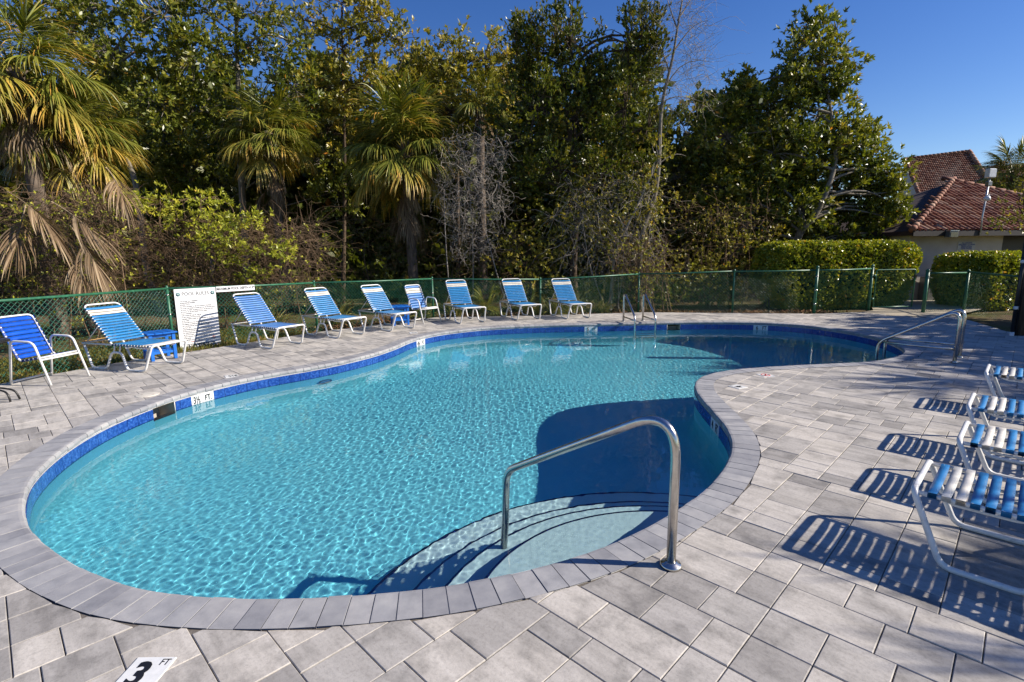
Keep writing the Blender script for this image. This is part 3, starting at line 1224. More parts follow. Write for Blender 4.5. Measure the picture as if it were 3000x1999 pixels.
rules = fence_sign('pool_rules_sign', 'tall white POOL RULES board wired to the green fence', 0.097, 0.817, -0.105, 1.075)
RX = (R(90), 0, 0)
H1 = 1.18
text('heading', 'POOL RULES', 0.098, 'print_dark', rules, (0.0, -0.0045, H1 - 0.10), RX, 0.86)
for sx in (-1, 1):
    mb = MB()
    mb.lathe([(0.036, 0), (0.036, 0.0014)], (0, 0, 0), 20)
    e = mb.build('emblem', 'print_teal', rules)
    e.location = (sx * 0.300, -0.0035, H1 - 0.10)
    e.rotation_euler = RX
    mb = MB()
    for a in range(7):
        q = R(15 + a * 25)
        mb.tube([(0, -0.004, 0.0022), (0.014 * math.cos(q), 0.012 * math.sin(q) + 0.003, 0.0022), (0.026 * math.cos(q), 0.018 * math.sin(q) - 0.004, 0.0022)], 0.0022, 4)
    mb.tube([(0, -0.004, 0.0022), (0.004, -0.028, 0.0022)], 0.0022, 4)
    mb.build('palm_mark', 'sign_white', e)
lines = ['POOL HOURS 7AM TO MIDNIGHT', 'SHOWER BEFORE ENTERING', 'BATHING LOAD 15', 'NO ONE IS ALLOWED TO USE POOL WITHOUT PROPER ID',
         'NO GLASS CONTAINERS ALLOWED IN POOL OR ON POOL DECK', 'NO FOOD OR DRINK ALLOWED IN POOL OR ON POOL DECK', 'NO FLOATS OR AIR MATTRESSES IN POOL WHEN', ' POOL IS CROWDED',
         'QUIET HOURS ARE 10:00 PM - 8:00 AM', 'DO NOT SWALLOW POOL WATER', 'CHILDREN UNDER 12 MUST BE ACCOMPANIED BY AN ADULT', ' AT ALL TIMES', 'DO NOT USE POOL IF ILL WITH DIARRHEA',
         'NO ANIMALS ALLOWED IN POOL OR ON POOL DECK', 'NO COOLERS (EXCEPT SMALL MEDICAL COOLERS)', ' ON POOL DECK', 'SWIM DIAPERS REQUIRED FOR ALL TODDLERS AND INFANTS',
         ' IN POOL OR ON POOL DECK', 'NO THROWING BALLS OR ANY PROJECTILES IN POOL', ' OR ON POOL DECK', 'T-BACK THONGS OR UPWEAR CUTS ARE NOT ALLOWED', ' TO BE WORN', 'NO SMOKING OR VAPING IN POOL OR ON POOL DECK']
zz_ = H1 - 0.235
for ln in lines:
    if not ln.startswith(' '):
        mb = MB()
        mb.box((-0.305, -0.0038, zz_ + 0.002), (0.008, 0.0014, 0.008))
        mb.build('bullet', 'print_grey', rules)
    text('rule_line', ln.strip(), 0.0275, 'print_grey', rules, (-0.285, -0.0045, zz_), RX, 0.74, 'LEFT', bold=0.0006)
    zz_ -= 0.0335
text('warning_line', 'POOL MAXIMUM DEPTH 6 FT', 0.026, 'print_red', rules, (-0.10, -0.0045, zz_ - 0.004), RX, 0.75)
text('lifeguard_line', 'No Lifeguard On Duty Swim At Own Risk', 0.040, 'print_grey', rules, (-0.305, -0.0045, zz_ - 0.045), RX, 0.80, 'LEFT')
text('no_diving', 'NO DIVING', 0.115, 'print_dark', rules, (0.02, -0.0045, 0.072), RX, 0.80, bold=0.004)
mb = MB()
mb.tube([(0.245 + 0.024 * math.cos(q), -0.004, 0.215 + 0.024 * math.sin(q)) for q in np.linspace(0, 2 * math.pi, 20, endpoint=False)], 0.004, 4, closed=True)
mb.tube([(0.228, -0.004, 0.232), (0.262, -0.004, 0.198)], 0.003, 4)
mb.build('prohibition_mark', 'print_red', rules)
dsg = fence_sign('depth_sign', 'narrow white MAXIMUM POOL DEPTH strip hanging from the top rail', 0.832, 1.578, 0.975, 1.082)
text('lettering', 'MAXIMUM POOL DEPTH 6\u2032 0\u2033'.replace('\u2032', "'").replace('\u2033', '"'), 0.070, 'print_dark', dsg, (0, -0.0045, 0.056), RX, 0.80, bold=0.0016)


# ================================================================== strap furniture
def strap_mesh(name, mat, half, width=0.045, r=0.014, sag=0.006):
    """flat vinyl strap across two rails, rolled round their outer sides"""
    prof = []
    prof.append((-half + 0.006, -r - 0.002))
    for a in (225, 190, 155, 120, 95):
        prof.append((-half + (r + 0.002) * math.cos(R(a)), (r + 0.002) * math.sin(R(a))))
    for t in (-0.6, -0.3, 0, 0.3, 0.6):
        prof.append((t * half, r + 0.002 - sag * (1 - t * t)))
    for a in (85, 60, 25, -10, -45):
        prof.append((half + (r + 0.002) * math.cos(R(a)), (r + 0.002) * math.sin(R(a))))
    prof.append((half - 0.006, -r - 0.002))
    m = len(prof)
    v, f = [], []
    th = 0.003
    for lay in (0, 1):
        for sx in (-1, 1):
            for i, (y, z) in enumerate(prof):
                w = width / 2 * (1 - 0.13 * min(1, abs(y) / half) ** 6)
                v.append((sx * w, y, z - (th if lay and 5 < i < m - 6 else 0) + 0))
    # top faces and edges
    for i in range(m - 1):
        f.append((i, m + i, m + i + 1, i + 1))
        f.append((2 * m + i + 1, 3 * m + i + 1, 3 * m + i, 2 * m + i))
        f.append((i + 1, 2 * m + i + 1, 2 * m + i, i))
        f.append((m + i, 3 * m + i, 3 * m + i + 1, m + i + 1))
    mb_ = MB()
    mb_.add(v, f, True)
    return mb_.mesh(name, mat)


STRAP = {m: strap_mesh('strap', m, 0.268) for m in ('strap_blue', 'strap_faded', 'strap_white')}
STRAP_B = {m: strap_mesh('strap', m, 0.268, 0.0415) for m in ('strap_blue', 'strap_faded', 'strap_white')}
CH_STRAP = {m: strap_mesh('strap', m, 0.235, 0.058) for m in ('strap_royal', 'strap_faded', 'strap_white', 'strap_blue')}
RAIL_Y = 0.268
MESHES = {}


def chaise_meshes():
    tr = 0.0135
    # one bent tube on each side makes both pairs of legs, joined by the foot bar
    def sidep(sy):
        return [Vector((x, sy * y, z)) for x, y, z in ((0.00, 0.285, 0.394), (0.155, 0.31, 0.0145), (0.50, 0.31, 0.0145), (0.60, 0.295, 0.27), (0.80, 0.295, 0.27), (0.92, 0.31, 0.0145), (1.22, 0.31, 0.0145), (1.36, 0.29, 0.36))]
    rs = [0, 0.06, 0.06, 0.07, 0.07, 0.06, 0.06, 0]
    near = sidep(-1)
    far = sidep(1)
    path = list(reversed(near)) + far
    rr = list(reversed(rs)) + rs
    rr[7] = rr[8] = 0.055
    mb_ = MB()
    mb_.tube(fillet(path, rr, 5), 0.0165, 10)
    MESHES['leg_tube'] = mb_.mesh('leg_frame', 'white_tube')
    mb_ = MB()
    for sy in (-1, 1):
        mb_.tube([(0.015, sy * RAIL_Y, 0.378), (1.40, sy * RAIL_Y, 0.378)], tr, 8)
        for x in (0.645, 0.76):
            mb_.tube([(x, sy * 0.292, 0.275), (x - 0.01, sy * RAIL_Y, 0.385)], 0.009, 8)
    mb_.tube(fillet([(1.38, -RAIL_Y, 0.378), (1.45, -RAIL_Y, 0.380), (1.45, RAIL_Y, 0.380), (1.38, RAIL_Y, 0.378)], 0.06, 4), tr, 8)
    mb_.tube([(0.50, -0.30, 0.345), (0.50, 0.30, 0.345)], 0.011, 8)
    MESHES['seat_rails'] = mb_.mesh('seat_frame', 'white_tube')
    for sy in (-1, 1):
        mb_ = MB()
        mb_.tube(fillet([(0.52, sy * 0.20, 0.372), (0.44, sy * 0.20, 0.33), (0.16, sy * 0.20, 0.33), (0.10, sy * 0.20, 0.372)], 0.05, 4), 0.009, 8)
        MESHES['brace%d' % sy] = mb_.mesh('brace', 'white_tube')
    # backrest frame: pivot at the origin, rising along +x
    mb_ = MB()
    BL = 0.755
    mb_.tube(fillet([(0.0, -RAIL_Y + 0.0, 0), (BL, -RAIL_Y, 0), (BL, RAIL_Y, 0), (0.0, RAIL_Y, 0)], 0.09, 6), tr, 8)
    MESHES['back_frame'] = mb_.mesh('back_frame', 'white_tube')
    mb_ = MB()
    mb_.tube([(1.43, -0.26, 0.405), (1.43, 0.26, 0.405)], 0.011, 8)
    MESHES['head_bar'] = mb_.mesh('head_bar', 'wood_bar')


chaise_meshes()


def chaise(label, x, y, head_deg, back_deg, blue='strap_blue', white=True, group='strap loungers along the fence', seat_white=True):
    """x, y: middle of the foot end on the ground; head_deg: heading from foot to head"""
    t = thing('strap_lounger', label, 'lounger', (x, y, 0.0), R(head_deg), group)
    put('leg_frame', MESHES['leg_tube'], t)
    put('seat_frame', MESHES['seat_rails'], t)
    for sy in (-1, 1):
        put('brace', MESHES['brace%d' % sy], t)
    put('head_bar', MESHES['head_bar'], t)
    px, pz = 0.815, 0.388
    a = R(back_deg)
    bf = put('back_frame', MESHES['back_frame'], t, (px, 0, pz), (0, -a, 0))
    n_s = 13
    for i in range(n_s):
        m = 'strap_white' if white and seat_white and i in (1, 2) else blue
        put('strap', STRAP[m], t, (0.080 + i * 0.0585, 0, 0.378), (0, random.gauss(0, 0.01), 0))
    n_b = 13
    for i in range(n_b):
        s = 0.672 - i * 0.0515
        m = 'strap_white' if white and i in (1, 2) else blue
        put('strap', STRAP_B[m], t, (px + s * math.cos(a), 0, pz + s * math.sin(a)), (0, -a + random.gauss(0, 0.008), 0))
    # prop between the backrest and the head bar
    if back_deg > 5:
        mb_ = MB()
        s = 0.40
        for sy in (-1, 1):
            mb_.tube([(px + s * math.cos(a), sy * 0.22, pz + s * math.sin(a) - 0.015), (1.40, sy * 0.22, 0.395)], 0.008, 6)
        mb_.build('prop', 'white_tube', t)
    return t


def shift(px, py, qx, qy, head):
    """foot-end middle from the two front ground contacts (0.155 m behind the foot bar)"""
    h = R(head)
    return ((px + qx) / 2 - 0.155 * math.cos(h), (py + qy) / 2 - 0.155 * math.sin(h))


LOUNGERS = [
    ((-5.45, 7.54, -5.19, 8.10), 163, 50, 'strap_blue', True, 'blue strap lounger beside the left blue side table and POOL RULES board'),
    ((-4.38, 9.32, -3.98, 9.82), 149, 50, 'strap_faded', False, 'faded all-blue strap lounger without white bands under the depth strip'),
    ((-3.54, 10.44, -3.11, 10.92), 145, 50, 'strap_blue', True, 'blue and white strap lounger next after the all-blue one'),
    ((-2.65, 11.30, -2.22, 11.78), 140, 50, 'strap_blue', True, 'blue and white strap lounger in front of the far side table'),
    ((-1.24, 12.45, -0.66, 12.69), 117, 52, 'strap_blue', True, 'blue and white strap lounger just past the striped armchair'),
    ((0.12, 13.01, 0.73, 13.17), 113, 52, 'strap_blue', True, 'blue and white strap lounger second from the pool ladder'),
    ((1.39, 13.15, 2.01, 13.27), 109, 52, 'strap_blue', True, 'blue and white strap lounger nearest the pool ladder'),
]
for c, hd, bk, bl, wh, lab in LOUNGERS:
    x, y = shift(*c, hd)
    chaise(lab, x, y, hd, bk + random.uniform(-3, 2), bl, wh)
RIGHT = [((2.22, 2.69, 2.57, 3.07), 'strap lounger nearest the camera, its foot end over a striped shadow'),
         ((3.03, 3.38, 3.48, 3.83), 'strap lounger second from the camera on the right deck'),
         ((3.75, 4.17, 4.21, 4.58), 'strap lounger third from the camera on the right deck'),
         ((4.96, 5.33, 5.38, 5.75), 'strap lounger closest to the double handrail, half in tree shade')]
for c, lab in RIGHT:
    chaise(lab, (c[0] + c[2]) / 2, (c[1] + c[3]) / 2, -45.5 + random.uniform(-1, 1), 3, 'strap_blue', True, 'strap loungers on the right deck')


def armchair(label, x, y, deg, blue, white):
    t = thing('strap_armchair', label, 'chair', (x, y, 0), R(deg), 'strap armchairs')
    for sy in (-1, 1):
        mb_ = MB()
        mb_.tube(fillet([(0.31, sy * 0.275, 0.004), (0.13, sy * 0.27, 0.585), (-0.22, sy * 0.27, 0.600), (-0.31, sy * 0.275, 0.004)], 0.085, 6), 0.0145, 10)
        mb_.build('side_frame', 'white_tube', t)
    mb_ = MB()
    mb_.tube([(-0.305, -0.27, 0.04), (-0.305, 0.27, 0.04)], 0.013, 8)
    mb_.tube([(0.205, -0.27, 0.345), (0.205, 0.27, 0.345)], 0.0135, 8)
    mb_.build('cross_bar', 'white_tube', t)
    mb_ = MB()
    mb_.tube(fillet([(0.20, -0.235, 0.375), (-0.16, -0.235, 0.315), (-0.435, -0.235, 0.90), (-0.435, 0.235, 0.90), (-0.16, 0.235, 0.315), (0.20, 0.235, 0.375)], [0, .05, .08, .08, .05, 0], 5), 0.0125, 8)
    mb_.tube([(0.20, -0.235, 0.375), (0.20, 0.235, 0.375)], 0.0125, 8)
    mb_.tube([(0.02, 0, 0.335), (0.02, 0, 0.34)], 0.004, 4)
    mb_.build('seat_frame', 'white_tube', t)
    a = math.atan2(0.585, -0.275)
    wi = (1, 2) if white else ()
    for i in range(9):
        s = 0.60 - i * 0.0665
        put('strap', CH_STRAP['strap_white' if i in wi else blue], t, (-0.16 + s * math.cos(a), 0, 0.315 + s * math.sin(a)), (0, -a + math.pi * 0 , 0))
    b = math.atan2(0.06, 0.36)
    for i in range(5):
        s = 0.335 - i * 0.068
        m = 'strap_white' if white and i in (1,) else blue
        put('strap', CH_STRAP[m], t, (-0.16 + s * math.cos(b), 0, 0.315 + s * math.sin(b)), (0, -b, 0))
    return t


armchair('royal blue strap armchair with white frame near the left edge', -6.41, 7.08, -8, 'strap_royal', False)
armchair('blue strap armchair with white bands between far table and lounger', -2.17, 12.87, -41, 'strap_faded', True)


def side_table(label, x, y, deg):
    t = thing('side_table', label, 'table', (x, y, 0), R(deg), 'blue side tables')
    for i in range(4):
        mb_ = MB()
        xx = -0.165 + i * 0.11
        bow = 0.03 * (1 - (abs(xx) / 0.22) ** 2)
        mb_.box((xx, 0, 0.445), (0.104, 0.42 + bow * 2, 0.022), 0, 0, 0.005)
        mb_.build('top_slat', 'table_blue', t)
    for sx in (-1, 1):
        for sy in (-1, 1):
            mb_ = MB()
            mb_.box((sx * 0.165, sy * 0.165, 0.217), (0.046, 0.046, 0.434), 0, 0, 0.005)
            mb_.build('leg', 'table_blue', t)
    for s in (-1, 1):
        mb_ = MB()
        mb_.box((0, s * 0.165, 0.405), (0.28, 0.022, 0.05), 0, 0, 0.003)
        mb_.build('apron', 'table_blue', t)
        mb_ = MB()
        mb_.box((0, s * 0.165, 0.13), (0.284, 0.026, 0.045), 0, 0, 0.003)
        mb_.build('rail', 'table_blue', t)
        mb_ = MB()
        mb_.box((s * 0.165, 0, 0.13), (0.026, 0.284, 0.045), 0, 0, 0.003)
        mb_.build('rail', 'table_blue', t)
    for i in range(3):
        mb_ = MB()
        mb_.box((-0.09 + i * 0.09, 0, 0.162), (0.08, 0.30, 0.016), 0, 0, 0.003)
        mb_.build('shelf_slat', 'table_blue', t)


side_table('bright blue slatted side table beside the POOL RULES board', -5.86, 8.55, 51)
side_table('bright blue slatted side table next to the striped armchair', -2.69, 12.47, 23)


# ================================================================== pool rails and ladders
def flange(mb_, x, y, z=0.004, r=0.045):
    mb_.lathe([(r, 0), (r, 0.012), (r * 0.92, 0.018), (r * 0.62, 0.022), (r * 0.55, 0.028)], (x, y, z), 24)


def grab_rail():
    t = thing('stair_handrail', 'single steel handrail curving down to the pool steps', 'handrail', (0.855, 2.604, 0))
    d = Vector((-0.928, 0.813, 0)).normalized()
    pts = [(0, 0.0), (0, 0.83), (0.30, 0.76), (1.20, 0.215), (1.235, -0.62)]
    P_ = [d * s + Vector((0, 0, z)) for s, z in pts]
    path = fillet([P_[0], P_[1] + Vector((0, 0, 0.0)), P_[2], P_[3], P_[4]], [0, 0.26, 0.12, 0.10, 0], 10)
    path = fillet([P_[0], d * 0.0 + Vector((0, 0, 0.90)), P_[3], P_[4]], [0, 0.30, 0.095, 0], 12)
    mb_ = MB()
    mb_.tube(path, 0.0255, 18)
    mb_.build('rail_tube', 'steel', t)
    mb_ = MB()
    flange(mb_, 0, 0, -0.001, 0.058)
    mb_.build('base_flange', 'steel', t)
    return t


grab_rail()


def ladder(name, label, bases, inward, reach, zap, bend, drop, bar_z, tread_w=0.46, n_tread=3):
    b0 = Vector((*bases[0], 0))
    t = thing(name, label, 'pool ladder', tuple(b0))
    d = Vector((*inward, 0)).normalized()
    for b in bases:
        o_ = Vector((*b, 0)) - b0
        P_ = [o_ + Vector((0, 0, -0.02)), o_ + Vector((0, 0, zap)), o_ + d * reach + Vector((0, 0, bend)), o_ + d * reach + Vector((0, 0, -drop))]
        mb_ = MB()
        mb_.tube(fillet(P_, [0, 0.20, 0.13, 0], 10), 0.0245, 16)
        mb_.build('rail_tube', 'steel', t)
        mb_ = MB()
        mb_.tube([o_ + Vector((0, 0, bar_z)), o_ + d * reach + Vector((0, 0, bar_z))], 0.0165, 12)
        mb_.build('cross_bar', 'steel', t)
        mb_ = MB()
        flange(mb_, o_.x, o_.y, -0.001, 0.042)
        mb_.build('base_flange', 'steel', t)
    m0 = d * reach
    m1 = Vector((*bases[1], 0)) - b0 + d * reach
    for i in range(n_tread):
        z = ZW - 0.07 - 0.27 * i
        mb_ = MB()
        ax = (m1 - m0)
        ang = math.atan2(ax.y, ax.x)
        c = (m0 + m1) / 2
        mb_.box((c.x, c.y, z), (ax.length - 0.03, 0.085, 0.03), ang, 0, 0.006)
        mb_.build('tread', 'steel', t)
    return t


ladder('pool_ladder', 'steel pool ladder on the far edge below the fence', ((2.72, 12.62), (3.21, 12.70)), (0.12, -1.0), 0.80, 0.735, 0.19, 0.95, 0.115)
ladder('pool_ladder', 'large double steel handrail at the deep end beside the shaded deck', ((6.60, 7.62), (6.98, 7.98)), (-0.66, 0.75), 0.98, 0.80, 0.20, 1.0, 0.20, n_tread=3)

# ================================================================== fittings set in the deck
def deck_tile(label, x, y, deg, size=0.16):
    t = thing('deck_marker', label, 'depth marker', (x, y, 0.0), R(deg))
    mb_ = MB()
    mb_.box((0, 0, 0.0015), (size, size, 0.006), 0, 0, 0.0012)
    mb_.build('tile', 'marker_tile', t)
    return t


t = deck_tile('white deck tile marked 3 FT in the left foreground', -1.532, 1.897, 0, 0.165)
text('numeral', '3', 0.17, 'marker_black', t, (-0.018, -0.015, 0.0052), (0, 0, 0), 0.85, bold=0.006)
text('unit_lettering', 'FT', 0.048, 'marker_black', t, (0.052, 0.052, 0.0052), (0, 0, 0), 0.75)
t = deck_tile('white deck tile with black numeral near the inner bend of the coping', 2.83, 6.36, 118, 0.165)
text('numeral', '4', 0.15, 'marker_black', t, (-0.015, 0, 0.0052), (0, 0, 0), 0.85, bold=0.005)
text('unit_lettering', 'FT', 0.045, 'marker_black', t, (0.052, 0.045, 0.0052), (0, 0, 0), 0.75)
t = deck_tile('white deck tile with red no-diving ring near the inner bend', 3.46, 6.95, 100, 0.17)
mb = MB()
mb.tube([(0.055 * math.cos(q), 0.055 * math.sin(q), 0.005) for q in np.linspace(0, 2 * math.pi, 28, endpoint=False)], 0.006, 4, closed=True)
mb.tube([(-0.039, 0.039, 0.005), (0.039, -0.039, 0.005)], 0.005, 4)
mb.build('prohibition_ring', 'marker_red', t)
mb = MB()
mb.tube([(-0.03, 0.012, 0.005), (0.0, 0.005, 0.005), (0.026, -0.015, 0.005)], 0.006, 4)
mb.build('diver_mark', 'marker_black', t)
t = deck_tile('white deck tile behind the wall marker beside the left skimmer', -3.98, 7.22, 215, 0.165)
text('numeral', '3\u00bd', 0.12, 'marker_black', t, (-0.015, 0, 0.0052), (0, 0, 0), 0.8, bold=0.003)
t = deck_tile('white deck tile at the waist of the pool near the far side table', -2.12, 11.12, 200, 0.165)
text('numeral', '4\u00bd', 0.12, 'marker_black', t, (-0.015, 0, 0.0052), (0, 0, 0), 0.8, bold=0.003)
t = thing('skimmer_lid', 'round cream skimmer lid set in the left deck', 'lid', (-4.52, 6.27, 0))
mb = MB()
mb.lathe([(0.128, -0.004), (0.128, 0.0035), (0.122, 0.0050), (0.112, 0.0035), (0.106, 0.0050), (0.02, 0.0056)], (0, 0, 0), 32)
mb.build('cover', 'lid_cream', t)
for a in (0, 180):
    mb = MB()
    mb.box((0.07 * math.cos(R(a)), 0.07 * math.sin(R(a)), 0.006), (0.03, 0.012, 0.003), 0, 0, 0.001)
    mb.build('finger_slot', 'skimmer_dark', t)
# curved black leg of a table standing outside the frame on the left
t = thing('metal_stand', 'curved black metal table leg at the left edge', 'stand', (-6.25, 6.05, 0))
for sy in (-1, 1):
    mb = MB()
    mb.tube(fillet([(0.30, sy * 0.06, 0.006), (0.27, sy * 0.05, 0.12), (0.12, sy * 0.03, 0.155), (-0.05, 0, 0.17)], 0.07, 5), 0.011, 8)
    mb.tube(fillet([(-0.40, sy * 0.16, 0.006), (-0.37, sy * 0.14, 0.12), (-0.22, sy * 0.06, 0.155), (-0.05, 0, 0.17)], 0.07, 5), 0.011, 8)
    mb.build('leg', 'black_metal', t)
mb = MB()
mb.tube([(-0.05, 0, 0.16), (-0.05, 0, 0.70)], 0.022, 10)
mb.build('column', 'black_metal', t)
mb = MB()
mb.lathe([(0.30, 0.0), (0.30, 0.018), (0.28, 0.022)], (-0.05, 0, 0.70), 32)
mb.build('table_top', 'black_metal', t)

# ================================================================== buildings beyond the fence
def building_mats():
    k = NT('roof_tile')
    tone = k.math('FRACT', k.math('ADD', k.attr('tone'), k.rand()))
    n1 = k.noise(k.pos(), 14.0, 4, 0.65)
    c = k.ramp(tone, [(0.0, (0.15, 0.052, 0.030)), (0.3, (0.25, 0.090, 0.048)), (0.6, (0.34, 0.155, 0.088)), (0.85, (0.42, 0.265, 0.175)), (1.0, (0.20, 0.075, 0.042))])
    c = k.mix(0.55, c, k.ramp(n1, [(0.3, (0.50, 0.46, 0.44)), (0.65, (1, 1, 1))]), 'MULTIPLY')
    k.principled(c, 0.75, 0, 0.35, k.bump(n1, 0.3, 0.01))
    k = NT('roof_underlay')
    n1 = k.noise(k.pos(), 8.0, 4, 0.6)
    k.principled(k.ramp(n1, [(0.3, (0.022, 0.010, 0.008)), (0.7, (0.055, 0.022, 0.018))]), 0.9)
    k = NT('stucco')
    n1 = k.noise(k.pos(), 2.2, 5, 0.6)
    n2 = k.noise(k.pos(), 45.0, 4, 0.7)
    c = k.ramp(n1, [(0.3, (0.46, 0.40, 0.34)), (0.7, (0.56, 0.50, 0.43))])
    k.principled(c, 0.9, 0, 0.2, k.bump(n2, 0.5, 0.01))
    simple_mat('fascia_dark', (0.022, 0.014, 0.012), 0.6)
    simple_mat('door_dark', (0.018, 0.014, 0.013), 0.5)
    simple_mat('cream_plastic', (0.52, 0.46, 0.30), 0.45)
    simple_mat('grey_steel', (0.22, 0.22, 0.22), 0.4, 0.7)
    simple_mat('white_pipe', (0.66, 0.67, 0.68), 0.35)
    simple_mat('galv', (0.42, 0.45, 0.47), 0.35, 0.6)
    simple_mat('lamp_lens', (0.10, 0.10, 0.085), 0.1)
    simple_mat('plaque', (0.50, 0.48, 0.45), 0.6)
    k = NT('pole_wood')
    n1 = k.noise(k.mapping(k.pos(), (12, 12, 0.8)), 3.0, 5, 0.65)
    k.principled(k.ramp(n1, [(0.3, (0.030, 0.022, 0.016)), (0.7, (0.12, 0.09, 0.065))]), 0.9, 0, 0.2, k.bump(n1, 0.6, 0.01))


building_mats()


def arch_tile(w, ln, h, name='roof_tile'):
    """one barrel tile: arch across x, running up +y from its lower lip"""
    mb_ = MB()
    seg = 6
    v = []
    for (y, k_) in ((0, 1.0), (ln, 0.86)):
        for j in range(seg + 1):
            a = math.pi * j / seg
            v.append((-w / 2 * k_ * math.cos(a), y, h * k_ * math.sin(a)))
    m_ = seg + 1
    f = [(j, j + 1, m_ + j + 1, m_ + j) for j in range(seg)]
    o_ = len(v)
    v += [(-w / 2 * 0.80 * math.cos(math.pi * j / seg), 0.0, h * 0.78 * math.sin(math.pi * j / seg)) for j in range(seg + 1)]
    f += [(j + 1, j, o_ + j, o_ + j + 1) for j in range(seg)]
    mb_.add(v, f, False)
    return mb_


TILE_ME = arch_tile(0.145, 0.40, 0.078).mesh('roof_tile', 'roof_tile', 0.0)

ph = thing('pool_house', 'low stucco pool house with hipped barrel-tile roof behind the gate', 'building', (12.0, 17.3, -0.11), math.atan2(0.13, 1))
# local frame: x along the facade, y away from the pool
WL, WR, WD, WH = 1.1, 4.62, 6.2, 2.34
mb = MB()
mb.box(((WL + WR) / 2, WD / 2, WH / 2), (WR - WL, WD, WH))
mb.build('wall', 'stucco', ph)
EX0, EX1, EY0, EZ = 0.75, 10.6, -0.42, 2.33
AX, AY, AZ = 5.85, 3.25, 4.36
mb = MB()
mb.add([(EX0, EY0, EZ), (EX1, EY0, EZ), (AX, AY, AZ - 0.04), (EX0, EY0 + 7.2, EZ), (EX1, EY0 + 7.2, EZ), (EX0, EY0, EZ - 0.13), (EX1, EY0, EZ - 0.13), (EX1, EY0 + 7.2, EZ - 0.13), (EX0, EY0 + 7.2, EZ - 0.13)],
       [(0, 1, 2), (1, 4, 2), (4, 3, 2), (3, 0, 2), (5, 6, 1, 0), (6, 7, 4, 1), (7, 8, 3, 4), (8, 5, 0, 3), (5, 8, 7, 6)])
roof = mb.build('roof', 'roof_underlay', ph)
mb = MB()
mb.box(((EX0 + EX1) / 2, EY0 - 0.03, EZ - 0.075), (EX1 - EX0, 0.05, 0.17))
mb.build('fascia', 'fascia_dark', roof)
slope = Vector((0, AY - EY0, AZ - EZ))
SL = slope.length
su = slope / SL
ang = math.atan2(slope.z, slope.y)
rows, pitch = 11, 0.212
k_ = 0
for r_ in range(rows):
    dist = r_ * SL / rows
    f = dist / SL
    xl, xr = EX0 + (AX - EX0) * f + 0.05, EX1 + (AX - EX1) * f - 0.05
    x = EX0 + (0.5 + 0.0) * pitch
    while x < xr:
        if x > xl:
            b = Vector((x, EY0 - 0.05, EZ + 0.004)) + su * dist
            o = put('roof_tile', TILE_ME, roof, b + Vector((random.gauss(0, 0.004), 0, random.gauss(0, 0.003))), (ang - 0.05, 0, random.gauss(0, 0.012)))
        x += pitch
# ridge caps on the two front hips
for ex in (EX0, EX1):
    A_ = Vector((ex, EY0, EZ + 0.03))
    B_ = Vector((AX, AY, AZ + 0.03))
    dd_ = (B_ - A_)
    nn = int(dd_.length / 0.33)
    for i in range(nn + 1):
        a = A_ + dd_ * (i / nn)
        mb = MB()
        e = a + dd_.normalized() * 0.37
        mb.tube([a - dd_.normalized() * 0.02 + Vector((0, 0, 0.02)), e], [0.105, 0.085], 8)
        mb.build('hip_cap', 'roof_tile', roof, random.random())
# things fixed to the pool house that are not part of it
fl_ = thing('floodlight', 'boxy floodlight hanging under the pool house eave', 'light', ph.matrix_world @ Vector((0, 0, 0)))


def on_house(o, p):
    c, s = math.cos(ph.rotation_euler.z), math.sin(ph.rotation_euler.z)
    o.location = (12.0 + c * p[0] - s * p[1], 17.3 + s * p[0] + c * p[1], -0.11 + p[2])
    o.rotation_euler = (0, 0, ph.rotation_euler.z)


on_house(fl_, (2.05, -0.53, 2.10))
mb = MB()
mb.box((0, 0, 0.12), (0.30, 0.20, 0.20), 0, 0, 0.012)
mb.build('housing', 'grey_steel', fl_)
mb = MB()
mb.box((0, -0.105, 0.11), (0.25, 0.012, 0.15))
mb.build('lens', 'lamp_lens', fl_)
mb = MB()
mb.box((0, 0.0, 0.235), (0.32, 0.24, 0.02))
mb.build('hood', 'galv', fl_)
mst = thing('roof_mast', 'galvanised mast with white box and camera on the pool house eave', 'mast')
on_house(mst, (3.15, -0.50, 2.28))
mb = MB()
mb.tube([(0, 0, -0.08), (0.0, 0.02, 0.5), (0.12, 0.05, 1.72)], 0.026, 10)
mb.build('pole', 'galv', mst)
mb = MB()
mb.box((0.125, 0.05, 1.84), (0.24, 0.16, 0.28), 0, 0, 0.02)
mb.build('antenna_box', 'white_pipe', mst)
mb = MB()
mb.box((0.10, 0.05, 1.52), (0.13, 0.12, 0.16), 0, 0, 0.02)
mb.build('junction_box', 'grey_steel', mst)
mb = MB()
mb.box((0.07, 0.0, 1.12), (0.05, 0.10, 0.12), 0, 0, 0.01)
mb.lathe([(0.085, 0), (0.095, 0.08), (0.07, 0.13), (0.03, 0.15)], (-0.03, -0.08, 0.98), 16)
mb.build('dome_camera', 'white_pipe', mst)
sg = thing('wall_sign', 'small plaque about swim diapers on the pool house wall', 'sign')
on_house(sg, (3.24, -0.012, 1.86))
mb = MB()
mb.box((0, 0, 0), (0.66, 0.014, 0.26))
mb.build('panel', 'plaque', sg)
for i, ln in enumerate(('ALL INFANTS', 'REQUIRED TO WEAR', 'REGULATION', 'SWIM DIAPERS')):
    text('lettering', ln, 0.068, 'print_blue', sg, (0, -0.010, 0.087 - i * 0.058), (R(90), 0, 0), 0.95, bold=0.002)
ph_ = thing('wall_telephone', 'cream emergency call box on the pool house wall', 'phone')
on_house(ph_, (1.22, -0.06, 1.42))
mb = MB()
mb.box((0, 0, 0), (0.17, 0.12, 0.28), 0, 0, 0.05)
mb.build('case', 'cream_plastic', ph_)
mb = MB()
mb.box((0, -0.062, 0.02), (0.05, 0.008, 0.05))
